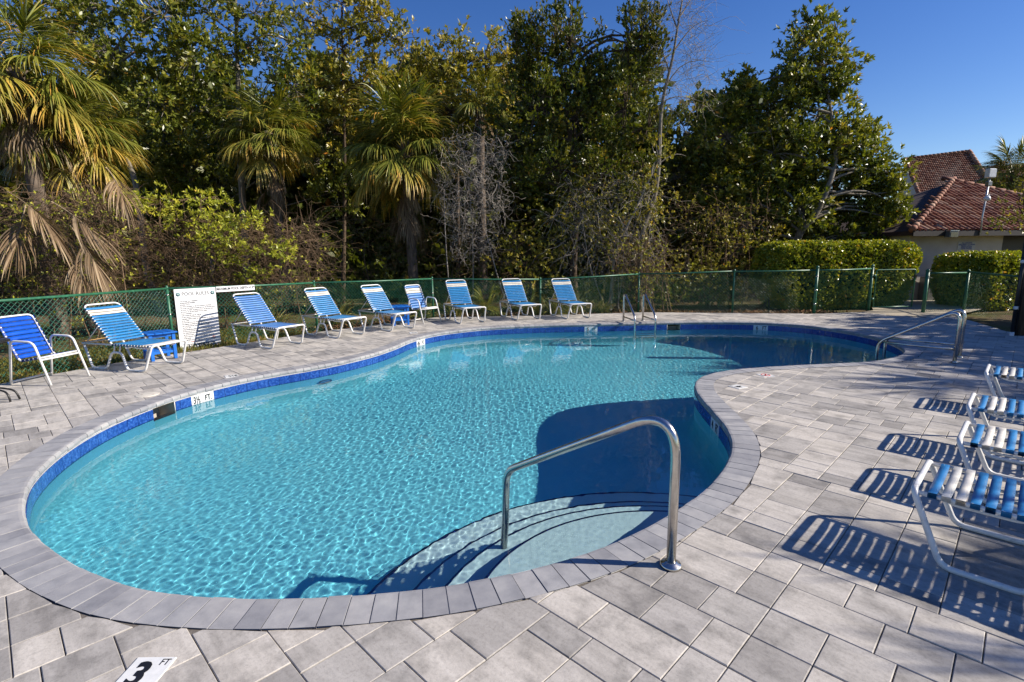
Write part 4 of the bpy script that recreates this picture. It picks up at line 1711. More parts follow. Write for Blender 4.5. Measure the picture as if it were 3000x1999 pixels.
mb.build('speaker', 'door_dark', ph_)
df = thing('drinking_fountain', 'grey steel drinking fountain against the pool house wall', 'fountain')
on_house(df, (1.80, -0.26, 0.0))
mb = MB()
mb.box((0, 0.02, 0.44), (0.42, 0.36, 0.84), 0, 0, 0.02)
mb.build('cabinet', 'grey_steel', df)
mb = MB()
mb.lathe([(0.16, 0.0), (0.18, 0.03), (0.15, 0.035), (0.05, 0.02)], (0, 0, 0.865), 20)
mb.tube(fillet([(0.12, 0.1, 0.87), (0.12, 0.1, 0.97), (0.06, 0.05, 0.97)], 0.03, 3), 0.010, 8)
mb.build('bowl', 'galv', df)
dr = thing('covered_entry', 'dark covered entry at the right end of the pool house', 'porch')
on_house(dr, (4.80, 0.35, 0.0))
mb = MB()
mb.box((1.9, 2.4, 1.12), (3.8, 4.2, 2.26))
mb.build('screen_wall', 'door_dark', dr)
mb = MB()
mb.box((0.05, -0.05, 1.15), (0.11, 0.11, 2.30))
mb.build('door_post', 'fascia_dark', dr)

# tall roof far behind
tb = thing('apartment_building', 'tall building with steep red tile roof rising behind the pool house', 'building', (26.0, 38.0, -0.11))
TR = [Vector((1.9, -1.6, 4.6)), Vector((6.6, -2.3, 4.6)), Vector((6.95, 1.2, 8.42)), Vector((2.85, 1.8, 8.02))]
mb = MB()
mb.add([TR[0], TR[1], TR[2], TR[3], TR[0] - Vector((0, 0, 4.5)), TR[1] - Vector((0, 0, 4.5)), Vector((11.5, 7, 0)), Vector((6.8, 7, 0)), Vector((11.5, 7, 6)), Vector((6.8, 7, 6))],
       [(4, 5, 1, 0), (5, 6, 8, 2, 1), (7, 4, 0, 3, 9), (6, 7, 9, 8), (3, 2, 8, 9)])
mb.build('wall', 'stucco', tb)
mb = MB()
up_ = Vector((0, 0, 0.12))
mb.add([p + up_ * 0.1 for p in TR] + [p + up_ for p in TR], [(4, 5, 6, 7), (0, 1, 5, 4), (1, 2, 6, 5), (2, 3, 7, 6), (3, 0, 4, 7)])
rf2 = mb.build('roof', 'roof_underlay', tb)


def tile_field(q0, q1, q2, q3, cols, rws, parent, name='roof_tiles'):
    """joined small barrel tiles over a quad (lower left, lower right, upper right, upper left)"""
    mb_, tn = MB(), []
    for r_ in range(rws):
        for c_ in range(cols):
            u_, v_ = (c_ + 0.5) / cols, r_ / rws
            p = (q0 * (1 - u_) + q1 * u_) * (1 - v_) + (q3 * (1 - u_) + q2 * u_) * v_
            v2 = min(1.0, (r_ + 1.12) / rws)
            p2 = (q0 * (1 - u_) + q1 * u_) * (1 - v2) + (q3 * (1 - u_) + q2 * u_) * v2
            ax = ((q1 - q0) * (1 - v_) + (q2 - q3) * v_)
            w = ax.length / cols * 0.82
            ax.normalize()
            nr = ax.cross((p2 - p)).normalized()
            vv2 = []
            for (c0, sc) in ((p + nr * 0.05, 1.0), (p2, 0.85)):
                for j in range(5):
                    a = math.pi * j / 4
                    vv2.append(c0 - ax * (w / 2 * sc * math.cos(a)) + nr * (w * 0.42 * sc * math.sin(a)))
            mb_.add(vv2, [(j, j + 1, 6 + j, 5 + j) for j in range(4)] + [(0, 4, 3, 2, 1)])
            t_ = random.random()
            tn += [t_] * 5
    o_ = mb_.build(name, 'roof_tile', parent, tn)
    tag(o_, None, None, None, 'stuff')
    return o_


tile_field(TR[0] + up_, TR[1] + up_, TR[2] + up_, TR[3] + up_, 34, 26, rf2)
for a, b, r_ in ((TR[3], TR[2], 0.10), (TR[1], TR[2], 0.14), (TR[0], TR[3], 0.12)):
    n_ = 16
    for i in range(n_):
        p, q_ = a + (b - a) * (i / n_) + up_ * 1.6, a + (b - a) * ((i + 1.1) / n_) + up_ * 1.6
        mb = MB()
        mb.tube([p, q_], [r_ * 1.15, r_ * 0.95], 7)
        mb.build('ridge_cap', 'roof_tile', rf2, random.random())
tb2 = thing('apartment_building', 'lower tiled roof to the right of the tall red roof', 'building', (33.1, 39.0, -0.11))
Q = [Vector((0.0, -0.6, 4.4)), Vector((9.0, -1.6, 4.4)), Vector((9.4, 1.9, 8.10)), Vector((0.2, 2.9, 7.55))]
mb = MB()
mb.add([Q[0], Q[1], Q[2], Q[3], Q[0] - Vector((0, 0, 4.3)), Q[1] - Vector((0, 0, 4.3)), Vector((9.4, 7, 0)), Vector((0, 7, 0)), Vector((9.4, 7, 7)), Vector((0, 7, 7))], [(4, 5, 1, 0), (5, 6, 8, 2, 1), (7, 4, 0, 3, 9), (6, 7, 9, 8), (3, 2, 8, 9)])
mb.build('wall', 'stucco', tb2)
mb = MB()
mb.add([p + up_ * 0.1 for p in Q] + [p + up_ for p in Q], [(4, 5, 6, 7), (0, 1, 5, 4), (1, 2, 6, 5), (2, 3, 7, 6), (3, 0, 4, 7)])
rf3 = mb.build('roof', 'roof_underlay', tb2)
tile_field(Q[0] + up_, Q[1] + up_, Q[2] + up_, Q[3] + up_, 46, 24, rf3)

# utility pole with its conduits
up = thing('utility_pole', 'dark wooden utility pole at the right edge', 'pole', (9.86, 10.05, -0.11))
mb = MB()
mb.tube([(0, 0, -0.05), (0.015, 0.0, 1.4), (0.02, 0, 3.4)], [0.105, 0.098, 0.09], 14)
mb.build('pole', 'pole_wood', up)
for dx, r_, z1, m in ((-0.165, 0.032, 2.12, 'black_metal'), (-0.10, 0.020, 2.3, 'black_metal')):
    mb = MB()
    mb.tube([(dx, -0.06, 0.0), (dx, -0.06, z1)], r_, 12)
    mb.build('conduit', m, up)
for z in (0.02, 0.62, 1.50):
    mb = MB()
    mb.tube([(-0.165, -0.06, z), (-0.165, -0.06, z + (0.16 if z < 0.1 else 0.06))], 0.037, 12)
    mb.build('coupling', 'white_pipe', up)
mb = MB()
mb.tube(fillet([(-0.165, -0.06, 2.10), (-0.165, -0.06, 2.20), (-0.02, -0.10, 2.20), (-0.02, -0.10, 1.9)], 0.05, 4), 0.036, 10)
mb.build('elbow', 'white_pipe', up)

# ================================================================== vegetation
def leaf_mat(name, stops, rough=0.38, trans=0.26, spec=0.5):
    k = NT(name)
    tone = k.attr('tone')
    c = k.ramp(tone, stops)
    n1 = k.noise(k.pos(), 0.8, 3, 0.6)
    c = k.mix(0.7, c, k.ramp(n1, [(0.3, (0.80, 0.84, 0.78)), (0.7, (1.50, 1.40, 1.15))]), 'MULTIPLY')
    p = k.n('ShaderNodeBsdfPrincipled')
    k.l(c, p.inputs['Base Color'])
    p.inputs['Roughness'].default_value = rough
    p.inputs['Specular IOR Level'].default_value = spec
    tr = k.n('ShaderNodeBsdfTranslucent')
    tc = k.mix(1.0, c, (1.5, 1.55, 0.6, 1), 'MULTIPLY')
    k.l(tc, tr.inputs['Color'])
    mx = k.n('ShaderNodeMixShader')
    mx.inputs[0].default_value = trans
    k.l(p.outputs[0], mx.inputs[1])
    k.l(tr.outputs[0], mx.inputs[2])
    k.l(mx.outputs[0], k.out.inputs['Surface'])


leaf_mat('leaf_bay', [(0.0, (0.054, 0.076, 0.013)), (0.4, (0.127, 0.152, 0.023)), (0.8, (0.245, 0.235, 0.035)), (0.97, (0.409, 0.304, 0.057)), (1.0, (0.531, 0.227, 0.038))])
leaf_mat('leaf_olive', [(0.0, (0.102, 0.114, 0.019)), (0.4, (0.224, 0.213, 0.032)), (0.8, (0.378, 0.304, 0.053)), (0.97, (0.531, 0.365, 0.076)), (1.0, (0.612, 0.243, 0.038))])
leaf_mat('leaf_dark', [(0.0, (0.037, 0.058, 0.009)), (0.5, (0.102, 0.122, 0.015)), (0.92, (0.215, 0.174, 0.025)), (1.0, (0.348, 0.152, 0.032))])
leaf_mat('leaf_yellow', [(0.0, (0.167, 0.202, 0.022)), (0.5, (0.335, 0.357, 0.039)), (0.9, (0.536, 0.496, 0.063)), (1.0, (0.600, 0.403, 0.056))], 0.45, 0.30)
leaf_mat('leaf_hedge', [(0.0, (0.091, 0.136, 0.013)), (0.5, (0.235, 0.266, 0.025)), (0.9, (0.470, 0.395, 0.044)), (1.0, (0.572, 0.304, 0.050))], 0.33)
leaf_mat('frond_green', [(0.0, (0.061, 0.091, 0.015)), (0.5, (0.154, 0.174, 0.028)), (0.85, (0.306, 0.251, 0.044)), (1.0, (0.572, 0.304, 0.063))], 0.38, 0.18)
leaf_mat('frond_gold', [(0.0, (0.117, 0.139, 0.025)), (0.5, (0.285, 0.240, 0.042)), (0.85, (0.502, 0.310, 0.063)), (1.0, (0.600, 0.341, 0.098))], 0.42, 0.18)
leaf_mat('frond_dead', [(0.0, (0.07, 0.045, 0.028)), (0.5, (0.18, 0.125, 0.080)), (1.0, (0.40, 0.32, 0.23))], 0.7, 0.10, 0.2)
leaf_mat('litter', [(0.0, (0.07, 0.035, 0.018)), (0.5, (0.17, 0.085, 0.040)), (1.0, (0.30, 0.19, 0.10))], 0.8, 0.05, 0.2)
leaf_mat('blade', [(0.0, (0.07, 0.085, 0.016)), (0.5, (0.16, 0.16, 0.035)), (1.0, (0.32, 0.26, 0.09))], 0.5, 0.25, 0.3)


def bark_mat(name, c0, c1, sc=6.0):
    k = NT(name)
    n1 = k.noise(k.mapping(k.pos(), (1, 1, 0.35)), sc * 3, 5, 0.65)
    n2 = k.noise(k.pos(), sc * 0.5, 3, 0.6)
    c = k.ramp(n1, [(0.3, c0), (0.7, c1)])
    c = k.mix(0.5, c, k.ramp(n2, [(0.35, (0.6, 0.6, 0.6)), (0.65, (1.1, 1.1, 1.1))]), 'MULTIPLY')
    k.principled(c, 0.9, 0, 0.2, k.bump(n1, 0.6, 0.01))


bark_mat('bark_grey', (0.10, 0.085, 0.065), (0.30, 0.265, 0.215))
bark_mat('bark_brown', (0.045, 0.032, 0.022), (0.14, 0.10, 0.068))
bark_mat('twig_brown', (0.09, 0.060, 0.036), (0.27, 0.18, 0.11), 3)
bark_mat('twig_grey', (0.18, 0.155, 0.13), (0.46, 0.41, 0.35), 3)
bark_mat('palm_trunk', (0.06, 0.045, 0.034), (0.20, 0.155, 0.12), 4)


def at(px, py, Y):
    """point at depth Y seen at photo position (px, py) of 3000 x 1999: used as a survey of where things stand"""
    d = _fw + _X * ((px - 1500) / 1529.87) - _U * ((py - 999.5) / 1529.87)
    return Vector((0, 0, EYE)) + d * (Y / d.y)


def unit(v):
    return v / (np.linalg.norm(v, axis=-1, keepdims=True) + 1e-9)


def leaves(pos, axis, per, ln, wd, spread=0.9, rng=RNG, droop=0.0, jitter=0.25):
    """rosettes of diamond leaves: pos (n,3), axis (n,3) -> verts, quads"""
    n_ = len(pos)
    ax = unit(axis)
    ref = np.where(np.abs(ax[:, 2:3]) > 0.9, np.array([[1.0, 0, 0]]), np.array([[0, 0, 1.0]]))
    e1 = unit(np.cross(ax, ref))
    e2 = np.cross(ax, e1)
    ph_ = rng.random((n_, 1)) * 6.283 + np.arange(per)[None] * 2.39996
    tilt = spread * (0.35 + 0.65 * (np.arange(per)[None] + 0.5) / per) + rng.normal(0, jitter, (n_, per))
    d = (np.cos(tilt)[..., None] * ax[:, None] + np.sin(tilt)[..., None] * (np.cos(ph_)[..., None] * e1[:, None] + np.sin(ph_)[..., None] * e2[:, None]))
    d[..., 2] -= droop
    d = unit(d)
    L = ln * (0.65 + 0.6 * rng.random((n_, per, 1)))
    side = unit(np.cross(d, ax[:, None] + rng.normal(0, 0.35, (n_, per, 3))))
    nrm = np.cross(side, d)
    b = pos[:, None] + ax[:, None] * (rng.random((n_, per, 1)) - 0.5) * ln * 0.9
    w = wd * (0.75 + 0.5 * rng.random((n_, per, 1)))
    mid = b + d * L * 0.5
    v = np.stack([b, mid + side * w * 0.5 + nrm * w * 0.10, b + d * L - nrm * L * 0.10, mid - side * w * 0.5 + nrm * w * 0.10], 2)
    m_ = n_ * per
    return v.reshape(-1, 3), np.arange(m_ * 4).reshape(-1, 4)


def crown_points(lobes, dens, rng=RNG, sub=0.33, shell=0.35):
    """clumped points and outward axes through a set of ellipsoid lobes (cx,cy,cz,rx,ry,rz)"""
    P_, A_, T_ = [], [], []
    subs = []
    for cx, cy_, cz, rx, ry, rz in lobes:
        vol = rx * ry * rz
        ns = max(4, int(11 * (vol / (sub ** 3 * 0.30)) ** (2 / 3) * 0.115))
        ns = max(ns, int(rz / sub * 7)) if rz > 2.2 * rx else ns
        u = unit(rng.normal(0, 1, (ns, 3)))
        rad = (shell + (1 - shell) * rng.random((ns, 1)) ** 0.45)
        c = np.array([cx, cy_, cz]) + u * rad * np.array([rx, ry, rz])
        subs.append(c)
        for k_ in range(ns):
            sr = sub * (0.55 + 0.8 * rng.random())
            m = max(3, int(1.55 * dens * sr * sr * (0.6 + 0.8 * rng.random())))
            q = rng.normal(0, 0.5, (m, 3)) * sr * np.array([1, 1, 0.8])
            pts = c[k_] + q
            out = unit(pts - np.array([cx, cy_, cz - rz * 0.35])) + 0.6 * unit(q) + np.array([0, 0, 0.45]) + rng.normal(0, 0.3, (m, 3))
            P_.append(pts)
            A_.append(out)
            T_.append(np.clip(rng.normal(0.45, 0.16) + rng.normal(0, 0.13, m), 0, 1))
    return np.vstack(P_), np.vstack(A_), np.concatenate(T_), np.vstack(subs)


def px_lobes(spec, Y, depth_k=0.9, jit=0.5, rng=RNG):
    """survey list (px, py, rx, ry) at depth Y -> lobes in metres"""
    out = []
    for x, y, rx, ry in spec:
        yy = Y + rng.uniform(-jit, jit)
        p = at(x, y, yy)
        s = yy / 1529.87
        out.append((p.x, p.y, p.z, rx * s, max(rx, ry * 0.6) * s * depth_k, ry * s))
    return out


def limb(mb_, a, b, r0, r1, bend=0.15, seg=5, rng=RNG, sides=6):
    a, b = np.array(a, float), np.array(b, float)
    L = np.linalg.norm(b - a)
    m1 = rng.normal(0, bend * L, 3)
    pts = []
    for i in range(seg + 1):
        t = i / seg
        pts.append(tuple(a + (b - a) * t + m1 * math.sin(math.pi * t) * 0.5 + np.array([0, 0, 0.08 * L * math.sin(math.pi * t)])))
    mb_.tube(pts, [r0 + (r1 - r0) * i / seg for i in range(seg + 1)], sides, caps=False)
    return pts


def leafy(name, label, cat, lobes, base, mat='leaf_bay', dens=60, ln=0.11, wd=0.040, per=7, bark='bark_grey', r0=0.12, group=None, sub=0.33, twigs=True, spread=0.95, shell=0.35, trunk_pts=None, droop=0.0):
    rng = RNG
    t = thing(name, label, cat, tuple(base), 0, group)
    b0 = np.array(base)
    P_, A_, T_, subs = crown_points(lobes, dens, rng, sub, shell)
    v, q_ = leaves(P_, A_, per, ln, wd, spread, rng, droop)
    tone = np.clip(np.repeat(T_, per) + rng.normal(0, 0.12, len(q_)), 0, 1)
    tone = np.minimum(tone, 0.93)
    tone[rng.random(len(tone)) < 0.003] = 1.0
    put('crown', np_mesh('crown', v - b0, q_, mat, tone), t)
    mb_ = MB()
    lob = np.array(lobes)
    top = lob[lob[:, 2].argmax()]
    if trunk_pts is None:
        c = lob[:, :3].mean(0)
        mid = (b0 * 0.45 + c * 0.55)
        tp = [b0, b0 * 0.7 + mid * 0.3 + rng.normal(0, 0.08, 3), mid, mid * 0.4 + top[:3] * 0.6, top[:3]]
    else:
        tp = [np.array(p) for p in trunk_pts]
    m_ = len(tp)
    pts, rad = [], []
    for i in range(m_ - 1):
        for s in np.linspace(0, 1, 5, endpoint=False):
            pts.append(tp[i] * (1 - s) + tp[i + 1] * s)
            rad.append(r0 * (1 - 0.86 * (i + s) / (m_ - 1)))
    pts.append(tp[-1])
    rad.append(r0 * 0.14)
    pts = np.array(pts)
    sm = pts.copy()
    for _ in range(3):
        sm[1:-1] = (sm[:-2] + sm[1:-1] * 2 + sm[2:]) / 4
    mb_.tube([tuple(p - b0) for p in sm], rad, 9, caps=False)
    mb_.build('trunk', bark, t)
    mb_ = MB()
    for l in lob:
        tgt = l[:3]
        cand = sm[sm[:, 2] < tgt[2] + 0.1]
        if len(cand) < 3:
            cand = sm[:3]
        src = cand[np.linalg.norm(cand - tgt + np.array([0, 0, 0.4]), axis=1).argmin()]
        limb(mb_, src - b0, tgt - b0, r0 * 0.36, r0 * 0.12, 0.14)
    tag(mb_.build('limbs', bark, t), None, None, None, 'stuff')
    if twigs:
        mb_ = MB()
        for s in subs:
            l = lob[np.linalg.norm(lob[:, :3] - s, axis=1).argmin()]
            limb(mb_, l[:3] - b0, s - b0, r0 * 0.11, 0.006, 0.18, 3, rng, 4)
        tag(mb_.build('twigs', bark, t), None, None, None, 'stuff')
    return t


# ---------------------------------------------------------------- twig thickets
def twig_mesh(name, mat, starts, dirs, length, radius, seg=6, curl=0.35, grav=0.0, rng=RNG, off=(0, 0, 0)):
    n_ = len(starts)
    L = length * (0.5 + 0.9 * rng.random((n_, 1)))
    d = unit(np.asarray(dirs, float))
    p = np.asarray(starts, float).copy()
    path = [p.copy()]
    for i in range(seg):
        d = unit(d + rng.normal(0, curl, (n_, 3)) + np.array([0, 0, -grav]))
        p = p + d * L / seg
        path.append(p.copy())
    path = np.stack(path, 1)
    k_ = seg + 1
    tang = np.gradient(path, axis=1)
    tang = unit(tang)
    ref = np.tile(unit(rng.normal(0, 1, (n_, 1, 3))), (1, k_, 1))
    a = unit(np.cross(tang, ref))
    b = np.cross(tang, a)
    rad = radius * (0.6 + 0.9 * rng.random((n_, 1, 1))) * np.linspace(1, 0.35, k_)[None, :, None]
    ring = np.stack([path + rad * (a * math.cos(q) + b * math.sin(q)) for q in (0, 2.094, 4.189)], 2)
    v = ring.reshape(-1, 3) - np.array(off)
    base = (np.arange(n_)[:, None] * k_ + np.arange(seg)[None]).reshape(-1) * 3
    f = []
    for j in range(3):
        j2 = (j + 1) % 3
        f.append(np.column_stack([base + j, base + j2, base + 3 + j2, base + 3 + j]))
    return np_mesh(name, v, np.vstack(f), mat, smooth=True), path


def px_box(x0, x1, y0, y1, Y0, Y1, n_, rng=RNG):
    out = np.empty((n_, 3))
    for i in range(n_):
        Y = rng.uniform(Y0, Y1)
        out[i] = at(rng.uniform(x0, x1), rng.uniform(y0, y1), Y)
    return out


# ---------------------------------------------------------------- palms
def frond_mesh(mat, seed, el, nseg=25, heavy=1.0, collapse=0.0):
    """costapalmate leaf of unit size leaving the trunk along +x at elevation el (degrees): stalk, recurved midrib, hanging segments"""
    rg = np.random.default_rng(seed)
    V, F, T = [], [], []
    d = np.array([math.cos(R(el)), 0, math.sin(R(el))])
    p = np.zeros(3)
    down = np.array([0, 0, -1.0])
    m = 12
    rib = []
    for i in range(m + 1):
        t = i / m
        w = 0.017 * (1 - 0.75 * t)
        V += [tuple(p + np.array([0, -w, 0])), tuple(p + np.array([0, w, 0])), tuple(p - np.array([0, 0, w]))]
        rib.append((p.copy(), d.copy()))
        bend = (0.035 + 0.16 * max(0, t - 0.45)) * heavy
        d = d + down * bend
        d /= np.linalg.norm(d)
        p = p + d * (1.02 / m)
    for i in range(m):
        for j in range(3):
            F.append((i * 3 + j, i * 3 + (j + 1) % 3, i * 3 + 3 + (j + 1) % 3, i * 3 + 3 + j))
            T.append(0.8)
    for sd_ in (-1, 1):
        for s in range(nseg):
            t = (s + rg.uniform(0.2, 0.8)) / nseg
            k0 = 0.40 + 0.58 * t
            i0 = min(m - 1, int(k0 * m))
            fr_ = k0 * m - i0
            base = rib[i0][0] * (1 - fr_) + rib[i0 + 1][0] * fr_
            ax = rib[i0][1]
            lat = np.array([0, sd_ * 1.0, 0])
            upv = np.cross(ax, lat) * -sd_
            a = R(88 - 74 * t) * (1 - 0.55 * collapse) + rg.normal(0, 0.06)
            q = ax * math.cos(a) + lat * math.sin(a) + upv * (0.28 * (1 - collapse)) * math.sin(a)
            q /= np.linalg.norm(q)
            L = (0.86 - 0.16 * abs(t - 0.35)) * rg.uniform(0.82, 1.1)
            k_ = 6
            dr = heavy * rg.uniform(0.55, 1.5)
            wv = unit(np.cross(q, np.array([0.2, 0.1, 1.0]) + rg.normal(0, 0.25, 3)))
            pp_ = base.copy()
            tone = float(np.clip(rg.normal(0.45, 0.17), 0, 0.92))
            tip = 0.45 * rg.random()
            st = len(V)
            for i in range(k_ + 1):
                u = i / k_
                w = 0.0190 * (0.45 + 0.9 * u if u < 0.45 else (1 - u) * 1.5 + 0.04)
                nn = np.cross(q, wv)
                V += [tuple(pp_ - wv * w + nn * w * 0.4), tuple(pp_), tuple(pp_ + wv * w + nn * w * 0.4)]
                q = q + down * dr * (0.05 + 0.62 * u * u) + rg.normal(0, 0.03, 3)
                q /= np.linalg.norm(q)
                wv = unit(wv - q * (wv @ q))
                pp_ = pp_ + q * L / k_
            for i in range(k_):
                o_ = st + i * 3
                F += [(o_, o_ + 1, o_ + 4, o_ + 3), (o_ + 1, o_ + 2, o_ + 5, o_ + 4)]
                tt_ = min(1.0, tone + tip * max(0, (i - 2) / 3))
                T += [tt_, tt_]
    return np_mesh('frond', np.array(V), np.array(F), mat, T)


FROND = {}
for _i, _el in enumerate((78, 60, 42, 24, 6)):
    for _v in (0, 1):
        FROND[('g', _i, _v)] = frond_mesh('frond_green', 100 + _i * 2 + _v, _el, 25, 0.55 + 0.17 * _i)
for _i, _el in enumerate((18, -4, -26)):
    for _v in (0, 1):
        FROND[('y', _i, _v)] = frond_mesh('frond_gold', 200 + _i * 2 + _v, _el, 25, 1.35)
for _i, _el in enumerate((-48, -68)):
    for _v in (0, 1):
        FROND[('d', _i, _v)] = frond_mesh('frond_dead', 300 + _i * 2 + _v, _el, 18, 1.8, 0.9)


def palm(label, head, size, n_up=22, n_gold=0, n_dead=8, base=None, lean=0.0, group='cabbage palms', up_bias=0.0, dead_len=1.0, r=0.14, skirt=0.3):
    head = Vector(head)
    base = Vector(base) if base is not None else Vector((head.x + lean, head.y + 0.1, -0.11))
    t = thing('cabbage_palm', label, 'palm', tuple(base), 0, group)
    mb_ = MB()
    n_ = 14
    pts, rad = [], []
    for i in range(n_ + 1):
        s = i / n_
        p = base.lerp(head, s) - base
        pts.append(p)
        rad.append(r * (1.15 - 0.25 * s) * (1 + 0.06 * (i % 2)))
    mb_.tube(pts, rad, 12)
    mb_.build('trunk', 'palm_trunk', t)
    rel_ = head - base
    mb_ = MB()
    for i in range(34):
        a = i * 2.4
        z = -0.06 - 0.024 * i
        d = Vector((math.cos(a), math.sin(a), 0.9)).normalized()
        s0 = rel_ + Vector((math.cos(a) * r * 0.8, math.sin(a) * r * 0.8, z - 0.1))
        mb_.tube([s0, s0 + d * 0.17], [0.030, 0.014], 5)
    tag(mb_.build('leaf_boots', 'palm_trunk', t), None, None, None, 'stuff')
    for i in range(n_up + n_gold + n_dead):
        az = i * 2.39996 + random.uniform(-0.25, 0.25)
        v_ = random.randrange(2)
        if i < n_up:
            f_ = i / max(1, n_up - 1)
            key = ('g', min(4, int(f_ ** 0.8 * 4.2 + random.random() * 0.8)), v_)
            sc = size * random.uniform(0.86, 1.08)
        elif i < n_up + n_gold:
            key = ('y', random.randrange(3), v_)
            sc = size * random.uniform(0.88, 1.08)
        else:
            key = ('d', random.randrange(2), v_)
            sc = size * random.uniform(0.62, 0.88) * dead_len
        drop = rel_.normalized() * random.uniform(0.1, skirt) if i >= n_up + n_gold else Vector((0, 0, 0))
        o = put('frond', FROND[key], t, rel_ + Vector((math.cos(az) * r * 0.5, math.sin(az) * r * 0.5, -0.012 * i * size)) - drop)
        o.rotation_euler = (random.uniform(-0.15, 0.15), random.uniform(-0.12, 0.12) - R(up_bias), az)
        o.scale = (sc, sc, sc)
    return t

# ---- palms in view
palm('large cabbage palm at the left edge with golden drooping fronds', at(45, 200, 11.2), 1.08, 28, 11, 6)
palm('second cabbage palm at the left, half hidden behind the leftmost one', at(195, 385, 12.0), 0.94, 24, 13, 8, None, -0.1)
palm('cabbage palm with pale dead skirt behind the loungers, left of centre', at(785, 385, 16.6), 1.02, 32, 10, 10, None, 0.15, skirt=1.0, dead_len=0.9)
palm('broad cabbage palm with upright fronds behind the loungers', at(1185, 410, 16.4), 1.32, 42, 7, 16, None, 0.1, up_bias=4, skirt=1.3, dead_len=0.8)
palm('small cabbage palm head showing above the grey tangle of vines', at(1405, 300, 19.0), 0.80, 16, 0, 4)
palm('cabbage palm in front of the far tiled roof', at(2968, 505, 30.0), 1.30, 34, 4, 8)
# ---- palms and trees just outside the frame that shade the deck
palm('low cabbage palm shading the right foreground', Vector((9.0, 1.6, 2.9)), 1.0, 24, 3, 4, Vector((9.1, 1.6, -0.11)), group='shade trees')
palm('cabbage palm beyond the right deck, taller of the shade palms', Vector((13.9, 5.7, 4.05)), 1.15, 24, 3, 5, group='shade trees')
palm('cabbage palm beyond the right deck by the utility pole', Vector((15.0, 8.2, 4.4)), 1.2, 24, 3, 5, group='shade trees')


def lobes_m(spec):
    return [tuple(s) for s in spec]


leafy('shade_tree', 'round evergreen shading the deck near the utility pole', 'tree', lobes_m([(16.2, 12.0, 3.5, 1.3, 1.0, 1.1), (16.4, 10.8, 4.2, 1.4, 1.1, 1.2), (16.2, 9.4, 4.4, 1.4, 1.1, 1.2), (16.2, 8.0, 4.6, 1.4, 1.1, 1.2), (16.6, 11.2, 2.2, 1.5, 1.3, 1.2), (16.6, 9.4, 2.3, 1.5, 1.3, 1.3), (16.6, 7.8, 2.4, 1.5, 1.2, 1.3), (17.6, 8.8, 3.6, 1.4, 1.4, 1.3), (17.6, 10.6, 3.2, 1.4, 1.3, 1.2)]), (17.1, 9.3, -0.11), 'leaf_bay', 70, 0.18, 0.085, 7, group='shade trees')
leafy('shade_tree', 'leafy evergreen shading the deck behind the right loungers', 'tree', lobes_m([(14.8, 6.6, 3.7, 1.1, 0.9, 1.1), (15.2, 6.9, 2.2, 1.2, 1.0, 1.2), (15.9, 6.4, 3.2, 1.1, 0.9, 1.2)]), (15.2, 6.5, -0.11), 'leaf_bay', 70, 0.18, 0.085, 7, group='shade trees')

# ---- broadleaf trees beyond the fence
leafy('bay_tree', 'dark glossy bay tree at the upper left behind the palms', 'tree',
      px_lobes([(330, 150, 150, 110), (480, 50, 110, 80), (190, 70, 100, 80), (430, 290, 130, 95), (560, 170, 85, 70), (300, 20, 90, 60), (320, 330, 110, 90), (120, 30, 90, 70)], 16.5), (at(420, 500, 16.8).x, 16.8, -0.11), 'leaf_bay', 62, 0.165, 0.064, 7, r0=0.13)
leafy('bay_tree', 'tall sparse bay tree with bare grey trunk at upper left', 'tree',
      px_lobes([(620, 50, 90, 70), (745, 40, 70, 60), (640, 150, 80, 60), (770, 150, 70, 60), (560, 330, 130, 90), (860, 260, 100, 80), (640, 400, 90, 70), (850, 120, 60, 60), (720, 330, 60, 60)], 17.5), (at(705, 600, 17.5).x, 17.5, -0.11),
      'leaf_bay', 55, 0.155, 0.060, 7, r0=0.125, trunk_pts=[(at(712, 700, 17.5).x, 17.5, -0.11), at(704, 480, 17.5), at(698, 250, 17.5), at(692, 60, 17.5), at(690, -60, 17.5)])
leafy('bay_tree', 'light olive-green tree with spreading top left of centre', 'tree',
      px_lobes([(1010, 150, 90, 80), (1115, 60, 80, 65), (1000, 10, 80, 50), (1060, 250, 110, 80), (1170, 120, 50, 45), (940, 260, 90, 80), (960, 380, 90, 80), (890, 60, 60, 45)], 18.5), (at(1000, 600, 18.5).x - 0.3, 18.9, -0.11), 'leaf_olive', 62, 0.155, 0.060, 7, 'bark_brown', r0=0.10)
leafy('bay_tree', 'rounded mid-green tree between the olive tree and the spired tree', 'tree',
      px_lobes([(1290, 200, 100, 75), (1420, 170, 85, 70), (1230, 270, 95, 75), (1400, 290, 110, 90), (1320, 330, 110, 80), (1480, 250, 70, 80), (1250, 180, 50, 45), (1345, 140, 45, 40)], 20.0), (at(1330, 600, 20).x, 20, -0.11), 'leaf_olive', 62, 0.155, 0.060, 7, 'bark_brown', r0=0.10)
SPIRE = [(1512, 150, 18, 105), (1543, 165, 17, 105), (1573, 140, 20, 118), (1630, 120, 25, 130), (1672, 125, 23, 130), (1715, 205, 20, 110), (1766, 200, 23, 112), (1838, 130, 20, 118), (1884, 115, 25, 125), (1916, 150, 17, 115),
         (1570, 320, 105, 130), (1690, 350, 110, 140), (1830, 320, 95, 130), (1900, 380, 60, 110), (1620, 500, 130, 95), (1770, 500, 120, 95), (1490, 400, 80, 105), (1500, 540, 70, 90), (1880, 520, 60, 80), (1555, 255, 50, 70), (1650, 255, 50, 70), (1866, 235, 48, 70), (1745, 310, 55, 70)]
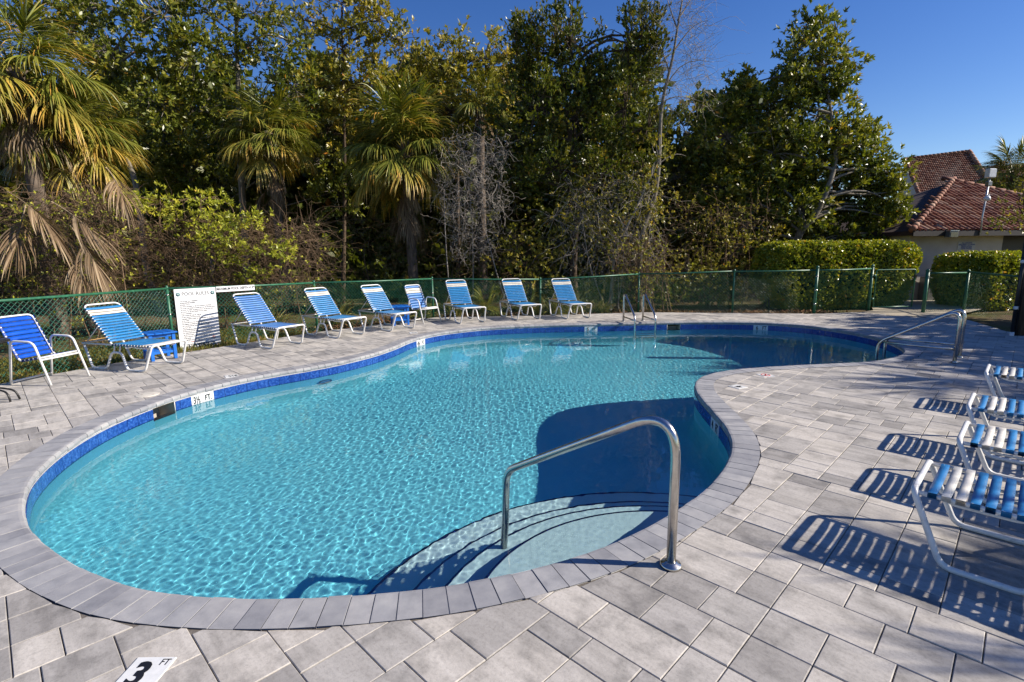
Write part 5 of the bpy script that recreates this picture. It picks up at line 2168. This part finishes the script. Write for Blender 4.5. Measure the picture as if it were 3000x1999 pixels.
leafy('wax_myrtle', 'tall dark evergreen with upright spires at the centre', 'tree', px_lobes(SPIRE, 16.7, 0.95, 0.4), (at(1690, 800, 16.8).x, 16.9, -0.11), 'leaf_dark', 95, 0.115, 0.042, 7, 'bark_brown', 0.15, sub=0.26, spread=0.6, shell=0.25)
G = [(2388, 95, 62, 50), (2450, 85, 48, 45), (2330, 160, 60, 55), (2475, 150, 50, 60), (2395, 215, 90, 65), (2450, 270, 75, 65), (2312, 265, 75, 60), (2180, 250, 50, 45), (2150, 320, 80, 60), (2250, 335, 95, 70), (2400, 340, 95, 70), (2513, 395, 62, 50), (2560, 430, 52, 45),
     (2400, 430, 110, 75), (2513, 475, 80, 70), (2590, 505, 50, 60), (2270, 450, 110, 80), (2130, 405, 95, 80), (2446, 540, 100, 70), (2223, 540, 110, 85), (2556, 565, 62, 60), (2110, 560, 90, 85), (2536, 650, 55, 45), (2180, 660, 100, 70), (2080, 690, 80, 70), (2410, 470, 80, 70), (2600, 590, 48, 48), (2480, 620, 75, 55), (2565, 690, 48, 38), (2420, 690, 75, 45), (2350, 620, 85, 55), (2500, 690, 50, 35), (2612, 640, 42, 45), (2622, 560, 32, 42), (2585, 620, 42, 42), (2540, 600, 55, 45), (2600, 690, 40, 35), (2560, 520, 50, 45)]
leafy('magnolia', 'large glossy magnolia with pale bent limbs left of the pool house', 'tree', px_lobes(G, 19.0), (at(2330, 800, 19).x, 19.2, -0.11), 'leaf_bay', 66, 0.18, 0.068, 8, 'bark_grey', 0.15, sub=0.36,
      trunk_pts=[(at(2330, 800, 19).x, 19.2, -0.11), at(2330, 690, 18.2), at(2400, 620, 18.0), at(2455, 470, 18.2), at(2430, 300, 18.8), at(2400, 120, 19)])
leafy('bay_tree', 'dark understorey tree between the vine-hung trunk and the magnolia', 'tree', px_lobes([(2010, 390, 70, 70), (1990, 520, 85, 80), (2030, 620, 90, 80), (1960, 670, 80, 70), (2060, 330, 55, 50), (2090, 480, 70, 70)], 20.5), (at(2010, 800, 20.5).x, 20.5, -0.11), 'leaf_dark', 60, 0.155, 0.060, 7, r0=0.1)
leafy('bay_tree', 'glossy bay tree in the gap behind the two middle palms', 'tree', px_lobes([(460, 470, 120, 90), (560, 520, 110, 80), (380, 430, 90, 80), (640, 560, 90, 70), (480, 380, 90, 60), (940, 480, 80, 80), (990, 560, 70, 80)], 18.8), (at(600, 800, 18.8).x, 18.9, -0.11), 'leaf_bay', 60, 0.165, 0.064, 7, r0=0.1)
leafy('wax_myrtle', 'pale small-leaved tree hung with vines right of centre', 'tree', px_lobes([(1790, 620, 100, 80), (1880, 590, 60, 60), (1700, 640, 90, 70), (1620, 640, 80, 60), (1840, 690, 70, 60), (1930, 470, 40, 70), (1905, 600, 50, 70)], 15.9), (at(1790, 840, 15.9).x, 16.0, -0.11), 'leaf_olive', 55, 0.085, 0.042, 6, 'twig_grey', 0.07, sub=0.28)
leafy('wax_myrtle', 'leafy bush lit from the right behind the far loungers', 'shrub', px_lobes([(1545, 745, 85, 60), (1620, 710, 60, 55), (1500, 690, 60, 50), (1590, 790, 80, 40), (1470, 770, 60, 40), (1560, 830, 90, 35)], 15.9), (at(1560, 880, 15.9).x, 15.9, -0.11), 'leaf_olive', 60, 0.080, 0.044, 6, 'bark_brown', 0.05, sub=0.24)
leafy('wax_myrtle', 'low sunlit bush right of the bare shrub behind the fence', 'shrub', px_lobes([(2080, 790, 70, 50), (2000, 800, 60, 45), (2150, 740, 60, 60), (2190, 800, 60, 60), (1960, 840, 60, 35), (2110, 860, 70, 30)], 16.4), (at(2080, 880, 16.4).x, 16.4, -0.11), 'leaf_olive', 55, 0.085, 0.044, 6, 'bark_brown', 0.05, sub=0.24)
leafy('pepper_shrub', 'yellow-green shrub arching over the brown thicket at left', 'shrub',
      px_lobes([(385, 585, 55, 24), (470, 600, 80, 30), (590, 590, 75, 26), (690, 645, 75, 40), (640, 700, 80, 36), (790, 730, 55, 30), (845, 757, 38, 18), (560, 650, 70, 30), (740, 790, 60, 26), (690, 740, 70, 30)], 12.1, 1.0, 0.3), (at(620, 860, 13).x, 12.9, -0.11), 'leaf_yellow', 90, 0.10, 0.034, 7, 'twig_brown', 0.045, sub=0.20, spread=1.1, shell=0.2)
leafy('small_tree', 'sunlit leafy branch tips beside the utility pole', 'tree', px_lobes([(2985, 600, 40, 50), (2955, 640, 30, 26), (2995, 660, 35, 25), (2925, 660, 22, 16), (2995, 540, 30, 40)], 13.8, 1.2, 0.3), (14.6, 14.2, -0.11), 'leaf_olive', 60, 0.075, 0.036, 6, 'bark_brown', 0.05, sub=0.2)

# ---- clipped hedges
def hedge(label, loc, size, rotz, n_=9000, mat='leaf_hedge', round_=0.45):
    t = thing('clipped_hedge', label, 'hedge', loc, rotz)
    sx, sy, sz = size
    rng = RNG
    p = rng.uniform(-1, 1, (n_ * 3, 3))
    # superellipsoid shell, flat sides with rounded shoulders
    ex = 6.5
    r_ = (np.abs(p) ** ex).sum(1) ** (1 / ex)
    u = p / r_[:, None]
    # keep points on the visible shell, none below ground
    wob = 1 + 0.045 * np.sin(u[:, 0] * 5.1 + 1) * np.sin(u[:, 2] * 4 + 2) + 0.03 * np.sin(u[:, 0] * 13 + u[:, 1] * 7)
    depth_ = 1 - 0.13 * rng.random(len(u)) ** 1.6
    q = u * (wob * depth_)[:, None]
    q = q[:n_]
    u = u[:n_]
    taper = 1 - 0.14 * np.clip(-q[:, 2], 0, 1)
    pos = np.column_stack([q[:, 0] * sx / 2 * taper, q[:, 1] * sy / 2 * taper, sz / 2 + q[:, 2] * sz / 2])
    nrm = unit(np.sign(u) * np.abs(u) ** (ex - 1) / np.array([sx, sy, sz]) * 2)
    ax = nrm + rng.normal(0, 0.45, nrm.shape) + np.array([0, 0, 0.35])
    v, f = leaves(pos, ax, 5, 0.070, 0.044, 1.0, rng)
    tone = np.clip(np.repeat(rng.normal(0.45, 0.2, len(pos)), 5) + rng.normal(0, 0.1, len(f)), 0, 1)
    put('foliage', np_mesh('foliage', v, f, mat, tone), t)
    mb_ = MB()
    for i in range(int(sx / 0.45)):
        x = -sx / 2 + 0.3 + i * 0.45
        for j in range(3):
            limb(mb_, (x, rng.normal(0, 0.12), 0), (x + rng.normal(0, 0.25), rng.normal(0, sy * 0.22), sz * rng.uniform(0.55, 0.85)), 0.022, 0.006, 0.1, 4)
    tag(mb_.build('stems', 'bark_brown', t), None, None, None, 'stuff')
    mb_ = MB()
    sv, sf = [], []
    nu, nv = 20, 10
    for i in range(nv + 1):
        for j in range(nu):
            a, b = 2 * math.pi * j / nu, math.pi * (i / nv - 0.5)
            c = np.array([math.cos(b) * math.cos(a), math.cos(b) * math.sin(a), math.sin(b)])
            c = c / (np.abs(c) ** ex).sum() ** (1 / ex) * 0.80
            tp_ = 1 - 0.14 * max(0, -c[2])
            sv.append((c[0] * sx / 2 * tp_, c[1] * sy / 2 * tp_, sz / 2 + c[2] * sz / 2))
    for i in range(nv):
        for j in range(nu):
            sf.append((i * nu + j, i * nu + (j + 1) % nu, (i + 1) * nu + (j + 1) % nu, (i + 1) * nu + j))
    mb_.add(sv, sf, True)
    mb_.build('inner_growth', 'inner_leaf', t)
    return t


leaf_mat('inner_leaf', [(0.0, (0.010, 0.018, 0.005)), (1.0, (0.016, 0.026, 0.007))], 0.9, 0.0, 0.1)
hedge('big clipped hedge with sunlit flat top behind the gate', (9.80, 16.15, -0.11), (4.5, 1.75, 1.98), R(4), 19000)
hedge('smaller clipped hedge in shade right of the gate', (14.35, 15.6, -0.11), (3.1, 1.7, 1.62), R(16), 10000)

# ---- bare vine-hung tree
vt_ = thing('bare_tree', 'thin pale leafless tree leaning up against the blue sky', 'tree', (at(1878, 800, 16.0).x, 16.0, -0.11))
o0 = np.array(vt_.location)
mb = MB()
tp = [np.array((o0[0], o0[1], -0.11))] + [np.array(at(x, y, 16.0)) for x, y in ((1872, 740), (1885, 660), (1918, 590), (1932, 480), (1934, 340), (1948, 260), (1972, 170), (1988, 60), (2010, -60))]
sm = [tp[0]]
for a, b in zip(tp[:-1], tp[1:]):
    for s in (0.33, 0.66, 1.0):
        sm.append(a * (1 - s) + b * s)
sm = np.array(sm)
for _ in range(2):
    sm[1:-1] = (sm[:-2] + 2 * sm[1:-1] + sm[2:]) / 4
mb.tube([tuple(p - o0) for p in sm], np.linspace(0.095, 0.018, len(sm)), 9, caps=False)
mb.build('trunk', 'bark_grey', vt_)
mb = MB()
for (a, b) in (((1948, 260), (2080, 180)), ((1960, 210), (1900, 90)), ((1975, 150), (2075, 60)), ((1985, 90), (1950, -20)), ((1942, 300), (2060, 300)), ((1985, 60), (2050, -40)), ((1930, 480), (2010, 458))):
    limb(mb, np.array(at(*a, 16)) - o0, np.array(at(*b, 16.2)) - o0, 0.022, 0.006, 0.12, 5)
tag(mb.build('limbs', 'bark_grey', vt_), None, None, None, 'stuff')
st_ = px_box(1920, 2075, -20, 310, 15.7, 16.3, 420)
me, _ = twig_mesh('twigs', 'twig_grey', st_, RNG.normal(0, 1, (420, 3)) * np.array([1, 0.6, 0.8]) + np.array([0.25, 0, 0.35]), 0.95, 0.0045, 7, 0.30, 0.02, off=o0)
tag(put('twigs', me, vt_), None, None, None, 'stuff')


# ---- thickets of bare twigs and vines
def thicket(label, boxes, mat, length, radius, dirv, curl=0.3, grav=0.05, base=None, leaf=None, nleaf=0, nstem=14):
    starts = np.vstack([px_box(*b[:6], b[6]) for b in boxes])
    c = starts.mean(0)
    o_ = np.array([c[0], c[1], -0.11])
    t = thing('twig_thicket', label, 'thicket', tuple(o_))
    d = RNG.normal(0, 1, starts.shape) * np.array([1, 0.7, 0.7]) + np.array(dirv)
    me_, path = twig_mesh('twigs', mat, starts, d, length, radius, 7, curl, grav, off=o_)
    tag(put('twigs', me_, t), None, None, None, 'stuff')
    mb_ = MB()
    for i in range(nstem):
        s = starts[RNG.integers(len(starts))]
        limb(mb_, (s[0] - o_[0] + RNG.normal(0, .3), s[1] - o_[1], 0.0), s - o_, radius * 3.2, radius * 1.2, 0.12, 5)
    tag(mb_.build('stems', mat, t), None, None, None, 'stuff')
    if nleaf:
        pp = path.reshape(-1, 3)
        pp = pp[RNG.integers(0, len(pp), nleaf)]
        v, f = leaves(pp, RNG.normal(0, 1, pp.shape) + np.array([0, -0.3, 0.5]), 4, 0.065, 0.032, 1.1)
        tag(put('leaves', np_mesh('leaves', v - o_, f, leaf, np.clip(RNG.normal(0.45, 0.25, len(f)), 0, 1)), t), None, None, None, 'stuff')
    return t


thicket('brown tangle of dry stems below the left palms', [(-60, 340, 560, 860, 10.3, 11.6, 1500)], 'twig_brown', 0.9, 0.0045, (0.1, 0, -0.2), 0.28, 0.05, leaf='leaf_yellow', nleaf=900)
thicket('dry brown brushwood behind the POOL RULES board', [(330, 940, 650, 880, 11.9, 13.4, 1900)], 'twig_brown', 0.85, 0.0046, (0.3, 0, 0.05), 0.26, 0.03, leaf='leaf_yellow', nleaf=350)
thicket('pale grey tangle of vines beside the broad palm', [(1290, 1480, 400, 640, 15.2, 16.0, 620), (1310, 1450, 620, 760, 15.4, 16.0, 200)], 'twig_grey', 0.8, 0.0065, (0, 0, -0.15), 0.55, 0.05, nstem=3)
thicket('hanging pale vines right of centre below the spired tree', [(1640, 1930, 500, 800, 15.5, 16.4, 620)], 'twig_grey', 1.1, 0.0048, (0, 0, -0.9), 0.32, 0.06, leaf='leaf_olive', nleaf=900, nstem=5)
thicket('bare reddish shrub behind the fence by the pool ladder', [(1840, 1910, 800, 900, 15.35, 15.8, 150), (1790, 1960, 720, 860, 15.3, 15.9, 200)], 'twig_brown', 0.9, 0.006, (0, 0, 1.3), 0.22, 0.0, leaf='leaf_yellow', nleaf=260)
thicket('dim brushwood under the trees at the centre', [(900, 1560, 640, 900, 16.2, 18.2, 900)], 'twig_brown', 1.0, 0.005, (0, 0, 0.2), 0.3, 0.03, leaf='leaf_dark', nleaf=1500)
thicket('dry stems beneath the magnolia left of the clipped hedge', [(1960, 2260, 600, 900, 16.6, 18.0, 500)], 'twig_brown', 1.0, 0.005, (0, 0, 0.6), 0.25, 0.02, leaf='leaf_olive', nleaf=900)

# dead palm fronds caught in the left thicket: each one could be lifted off
labs = ['dead pale palm frond hanging at the left edge', 'dead palm frond beside the leftmost one', 'long dead palm frond in the brown tangle', 'dead palm frond trailing towards the fence', 'tan dead frond below the second palm', 'lowest dead palm frond above the fence rail']
for i, (x, y, Y, sc, az) in enumerate(((20, 560, 9.9, 1.15, 0.1), (75, 600, 10.0, 0.95, -0.9), (150, 590, 10.2, 1.05, -0.3), (205, 660, 10.1, 1.05, -0.2), (310, 490, 10.9, 1.0, -0.5), (225, 720, 10.1, 0.8, -0.4))):
    p = at(x, y, Y)
    o = put('dead_frond', FROND[('d', i % 2, (i // 2) % 2)], None, p, (RNG.uniform(-0.3, 0.3), -0.35, az))
    o.scale = (sc, sc, sc)
    tag(o, labs[i], 'palm frond', 'dead fronds caught in the thicket')

# ---- woodland mass behind everything, leaf litter, grass
def mass(name, label, spec, Y, mat, dens, ln, wd, cat, per=5, sub=0.6, jit=1.2):
    lo = px_lobes(spec, Y, 1.0, jit)
    P_, A_, T_, _ = crown_points(lo, dens, RNG, sub, 0.15)
    v, f = leaves(P_, A_, per, ln, wd, 1.0)
    o = put(name, np_mesh(name, v, f, mat, np.clip(np.repeat(T_, per), 0, 1)))
    return tag(o, label, cat, None, 'stuff')


sp = []
for i in range(60):
    x = -200 + i * 43
    top = 330 + 90 * math.sin(i * 0.9) + (60 if x > 1900 else 0)
    for y in np.arange(top, 860, 105):
        sp.append((x + random.uniform(-20, 20), y + random.uniform(-20, 20), 62, 62))
for i in range(46):
    x = -150 + i * 58
    if x < 2330:
        for y in (520, 620, 710, 790, 850):
            sp.append((x + random.uniform(-20, 20), y + random.uniform(-20, 20), 75, 62))
mass('woodland', 'dense dim woodland closing the view behind the trees', sp, 23.0, 'leaf_dark', 20, 0.40, 0.24, 'woodland')
sp = []
for i in range(40):
    x = 880 + i * 33
    sp.append((x, 850 + random.uniform(-25, 25), 34, 40))
mass('undergrowth', 'low dark undergrowth along the far fence', sp, 16.0, 'leaf_dark', 40, 0.10, 0.045, 'undergrowth', 5, 0.28, 0.5)
sp = [(x, 850 + random.uniform(-30, 20), 45, 40) for x in range(-60, 900, 60)]
mass('undergrowth', 'low leafy undergrowth behind the left fence', sp, 12.6, 'leaf_olive', 16, 0.09, 0.04, 'undergrowth', 5, 0.25, 0.5)


def strip_points(poly, n_, w0, w1):
    """points scattered beside a polyline, w0..w1 metres to its outer side"""
    out = []
    L = [math.hypot(b[0] - a[0], b[1] - a[1]) for a, b in zip(poly[:-1], poly[1:])]
    for _ in range(n_):
        k_ = random.choices(range(len(L)), L)[0]
        a, b = poly[k_], poly[k_ + 1]
        t = random.random()
        nx, ny = -(b[1] - a[1]) / L[k_], (b[0] - a[0]) / L[k_]
        w = random.uniform(w0, w1)
        out.append((a[0] + (b[0] - a[0]) * t + nx * w, a[1] + (b[1] - a[1]) * t + ny * w, -0.10))
    return np.array(out)


edge_line = [(-8.05, 4.3), (-6.45, 8.12), (-5.84, 9.03), (-4.25, 11.42), (-2.05, 13.78), (0.84, 14.02), (3.60, 14.48), (6.05, 14.12), (8.05, 13.78), (9.3, 14.0)]
pp = strip_points(edge_line, 5200, 0.0, 1.3)
v, f = leaves(pp + np.array([0, 0, 0.012]), RNG.normal(0, 1, pp.shape) * np.array([1, 1, 0.25]), 2, 0.085, 0.045, 1.2)
tag(put('leaf_litter', np_mesh('leaf_litter', v, f, 'litter', RNG.random(len(f)))), 'brown fallen leaves along the deck edge', 'leaves', None, 'stuff')
gpnts = strip_points(edge_line[:4], 9000, 0.15, 2.4)
v, f = leaves(gpnts, np.tile(np.array([[0, 0, 1.0]]), (len(gpnts), 1)) + RNG.normal(0, 0.2, gpnts.shape), 4, 0.10, 0.009, 0.55)
tag(put('grass', np_mesh('grass', v, f, 'blade', np.clip(RNG.normal(0.4, 0.2, len(f)), 0, 1))), 'thin dry grass outside the left fence', 'grass', None, 'stuff')


# strappy clumps and saw palmetto at the foot of the fence
def clump(label, x, y, h, n_, mat='blade', wd=0.022):
    t = thing('grass_clump', label, 'plant', (x, y, -0.11), 0, 'strappy clumps along the fence')
    p = RNG.normal(0, 0.10, (n_, 3)) * np.array([1, 1, 0])
    d = RNG.normal(0, 0.36, (n_, 3)) + np.array([0, 0, 1.0])
    d = unit(d)
    L = h * RNG.uniform(0.6, 1.15, (n_, 1))
    side = unit(np.cross(d, RNG.normal(0, 1, (n_, 3))))
    rows_ = []
    q = p.copy()
    dd_ = d.copy()
    k_ = 5
    for i in range(k_ + 1):
        w = wd * (1 - (i / k_) ** 2) * 0.5 + 0.001
        rows_.append(np.stack([q - side * w, q + side * w], 1))
        dd_ = unit(dd_ + np.array([0, 0, -0.16 * i]) + d * np.array([0.12, 0.12, 0]))
        q = q + dd_ * L / k_
    v_ = np.stack(rows_, 1).reshape(-1, 3)
    b_ = np.arange(n_) * (k_ + 1) * 2
    f_ = np.vstack([np.column_stack([b_ + i * 2, b_ + i * 2 + 1, b_ + i * 2 + 3, b_ + i * 2 + 2]) for i in range(k_)])
    put('blades', np_mesh('blades', v_, f_, mat, np.clip(np.tile(RNG.normal(0.5, 0.25, n_), k_), 0, 1)), t)
    return t


for lab, px_, Y, h in (('strappy green clump behind the fence left of the third lounger', 800, 12.9, 0.9), ('strappy clump behind the lounger at the far side table', 990, 13.6, 0.85), ('strappy clump right of the striped armchair', 1330, 14.6, 0.8),
                       ('yellowish strappy clump behind the second lounger from the ladder', 1625, 14.75, 1.0), ('tall strappy clump beside the nearest lounger to the ladder', 1665, 14.9, 1.05), ('strappy clump between the striped armchair and far table', 1235, 14.4, 0.75),
                       ('low strappy clump by the fence post near the ladder', 1760, 15.2, 0.6)):
    clump(lab, at(px_, 900, Y).x, Y, h, 90)
for lab, px_, Y, sc in (('small saw palmetto behind the fence past the striped armchair', 1420, 15.0, 0.55), ('small saw palmetto between the two far loungers', 1545, 15.1, 0.5)):
    x = at(px_, 880, Y).x
    t = thing('saw_palmetto', lab, 'plant', (x, Y, -0.11), 0, 'saw palmettos along the fence')
    for i in range(9):
        o = put('frond', FROND[('g', i % 5, i % 2)], t, (0, 0, 0.05), (random.uniform(-0.2, 0.2), 0, i * 0.72))
        o.scale = (sc, sc, sc)

# ================================================================== lettering becomes plain mesh
_dg = bpy.context.evaluated_depsgraph_get()
for o in [o for o in bpy.data.objects if o.type == 'FONT']:
    me = bpy.data.meshes.new_from_object(o.evaluated_get(_dg))
    nm, par, mw = o.name, o.parent, o.matrix_basis.copy()
    bpy.data.objects.remove(o)
    m2 = put(nm.split('.')[0], me, par)
    m2.matrix_basis = mw
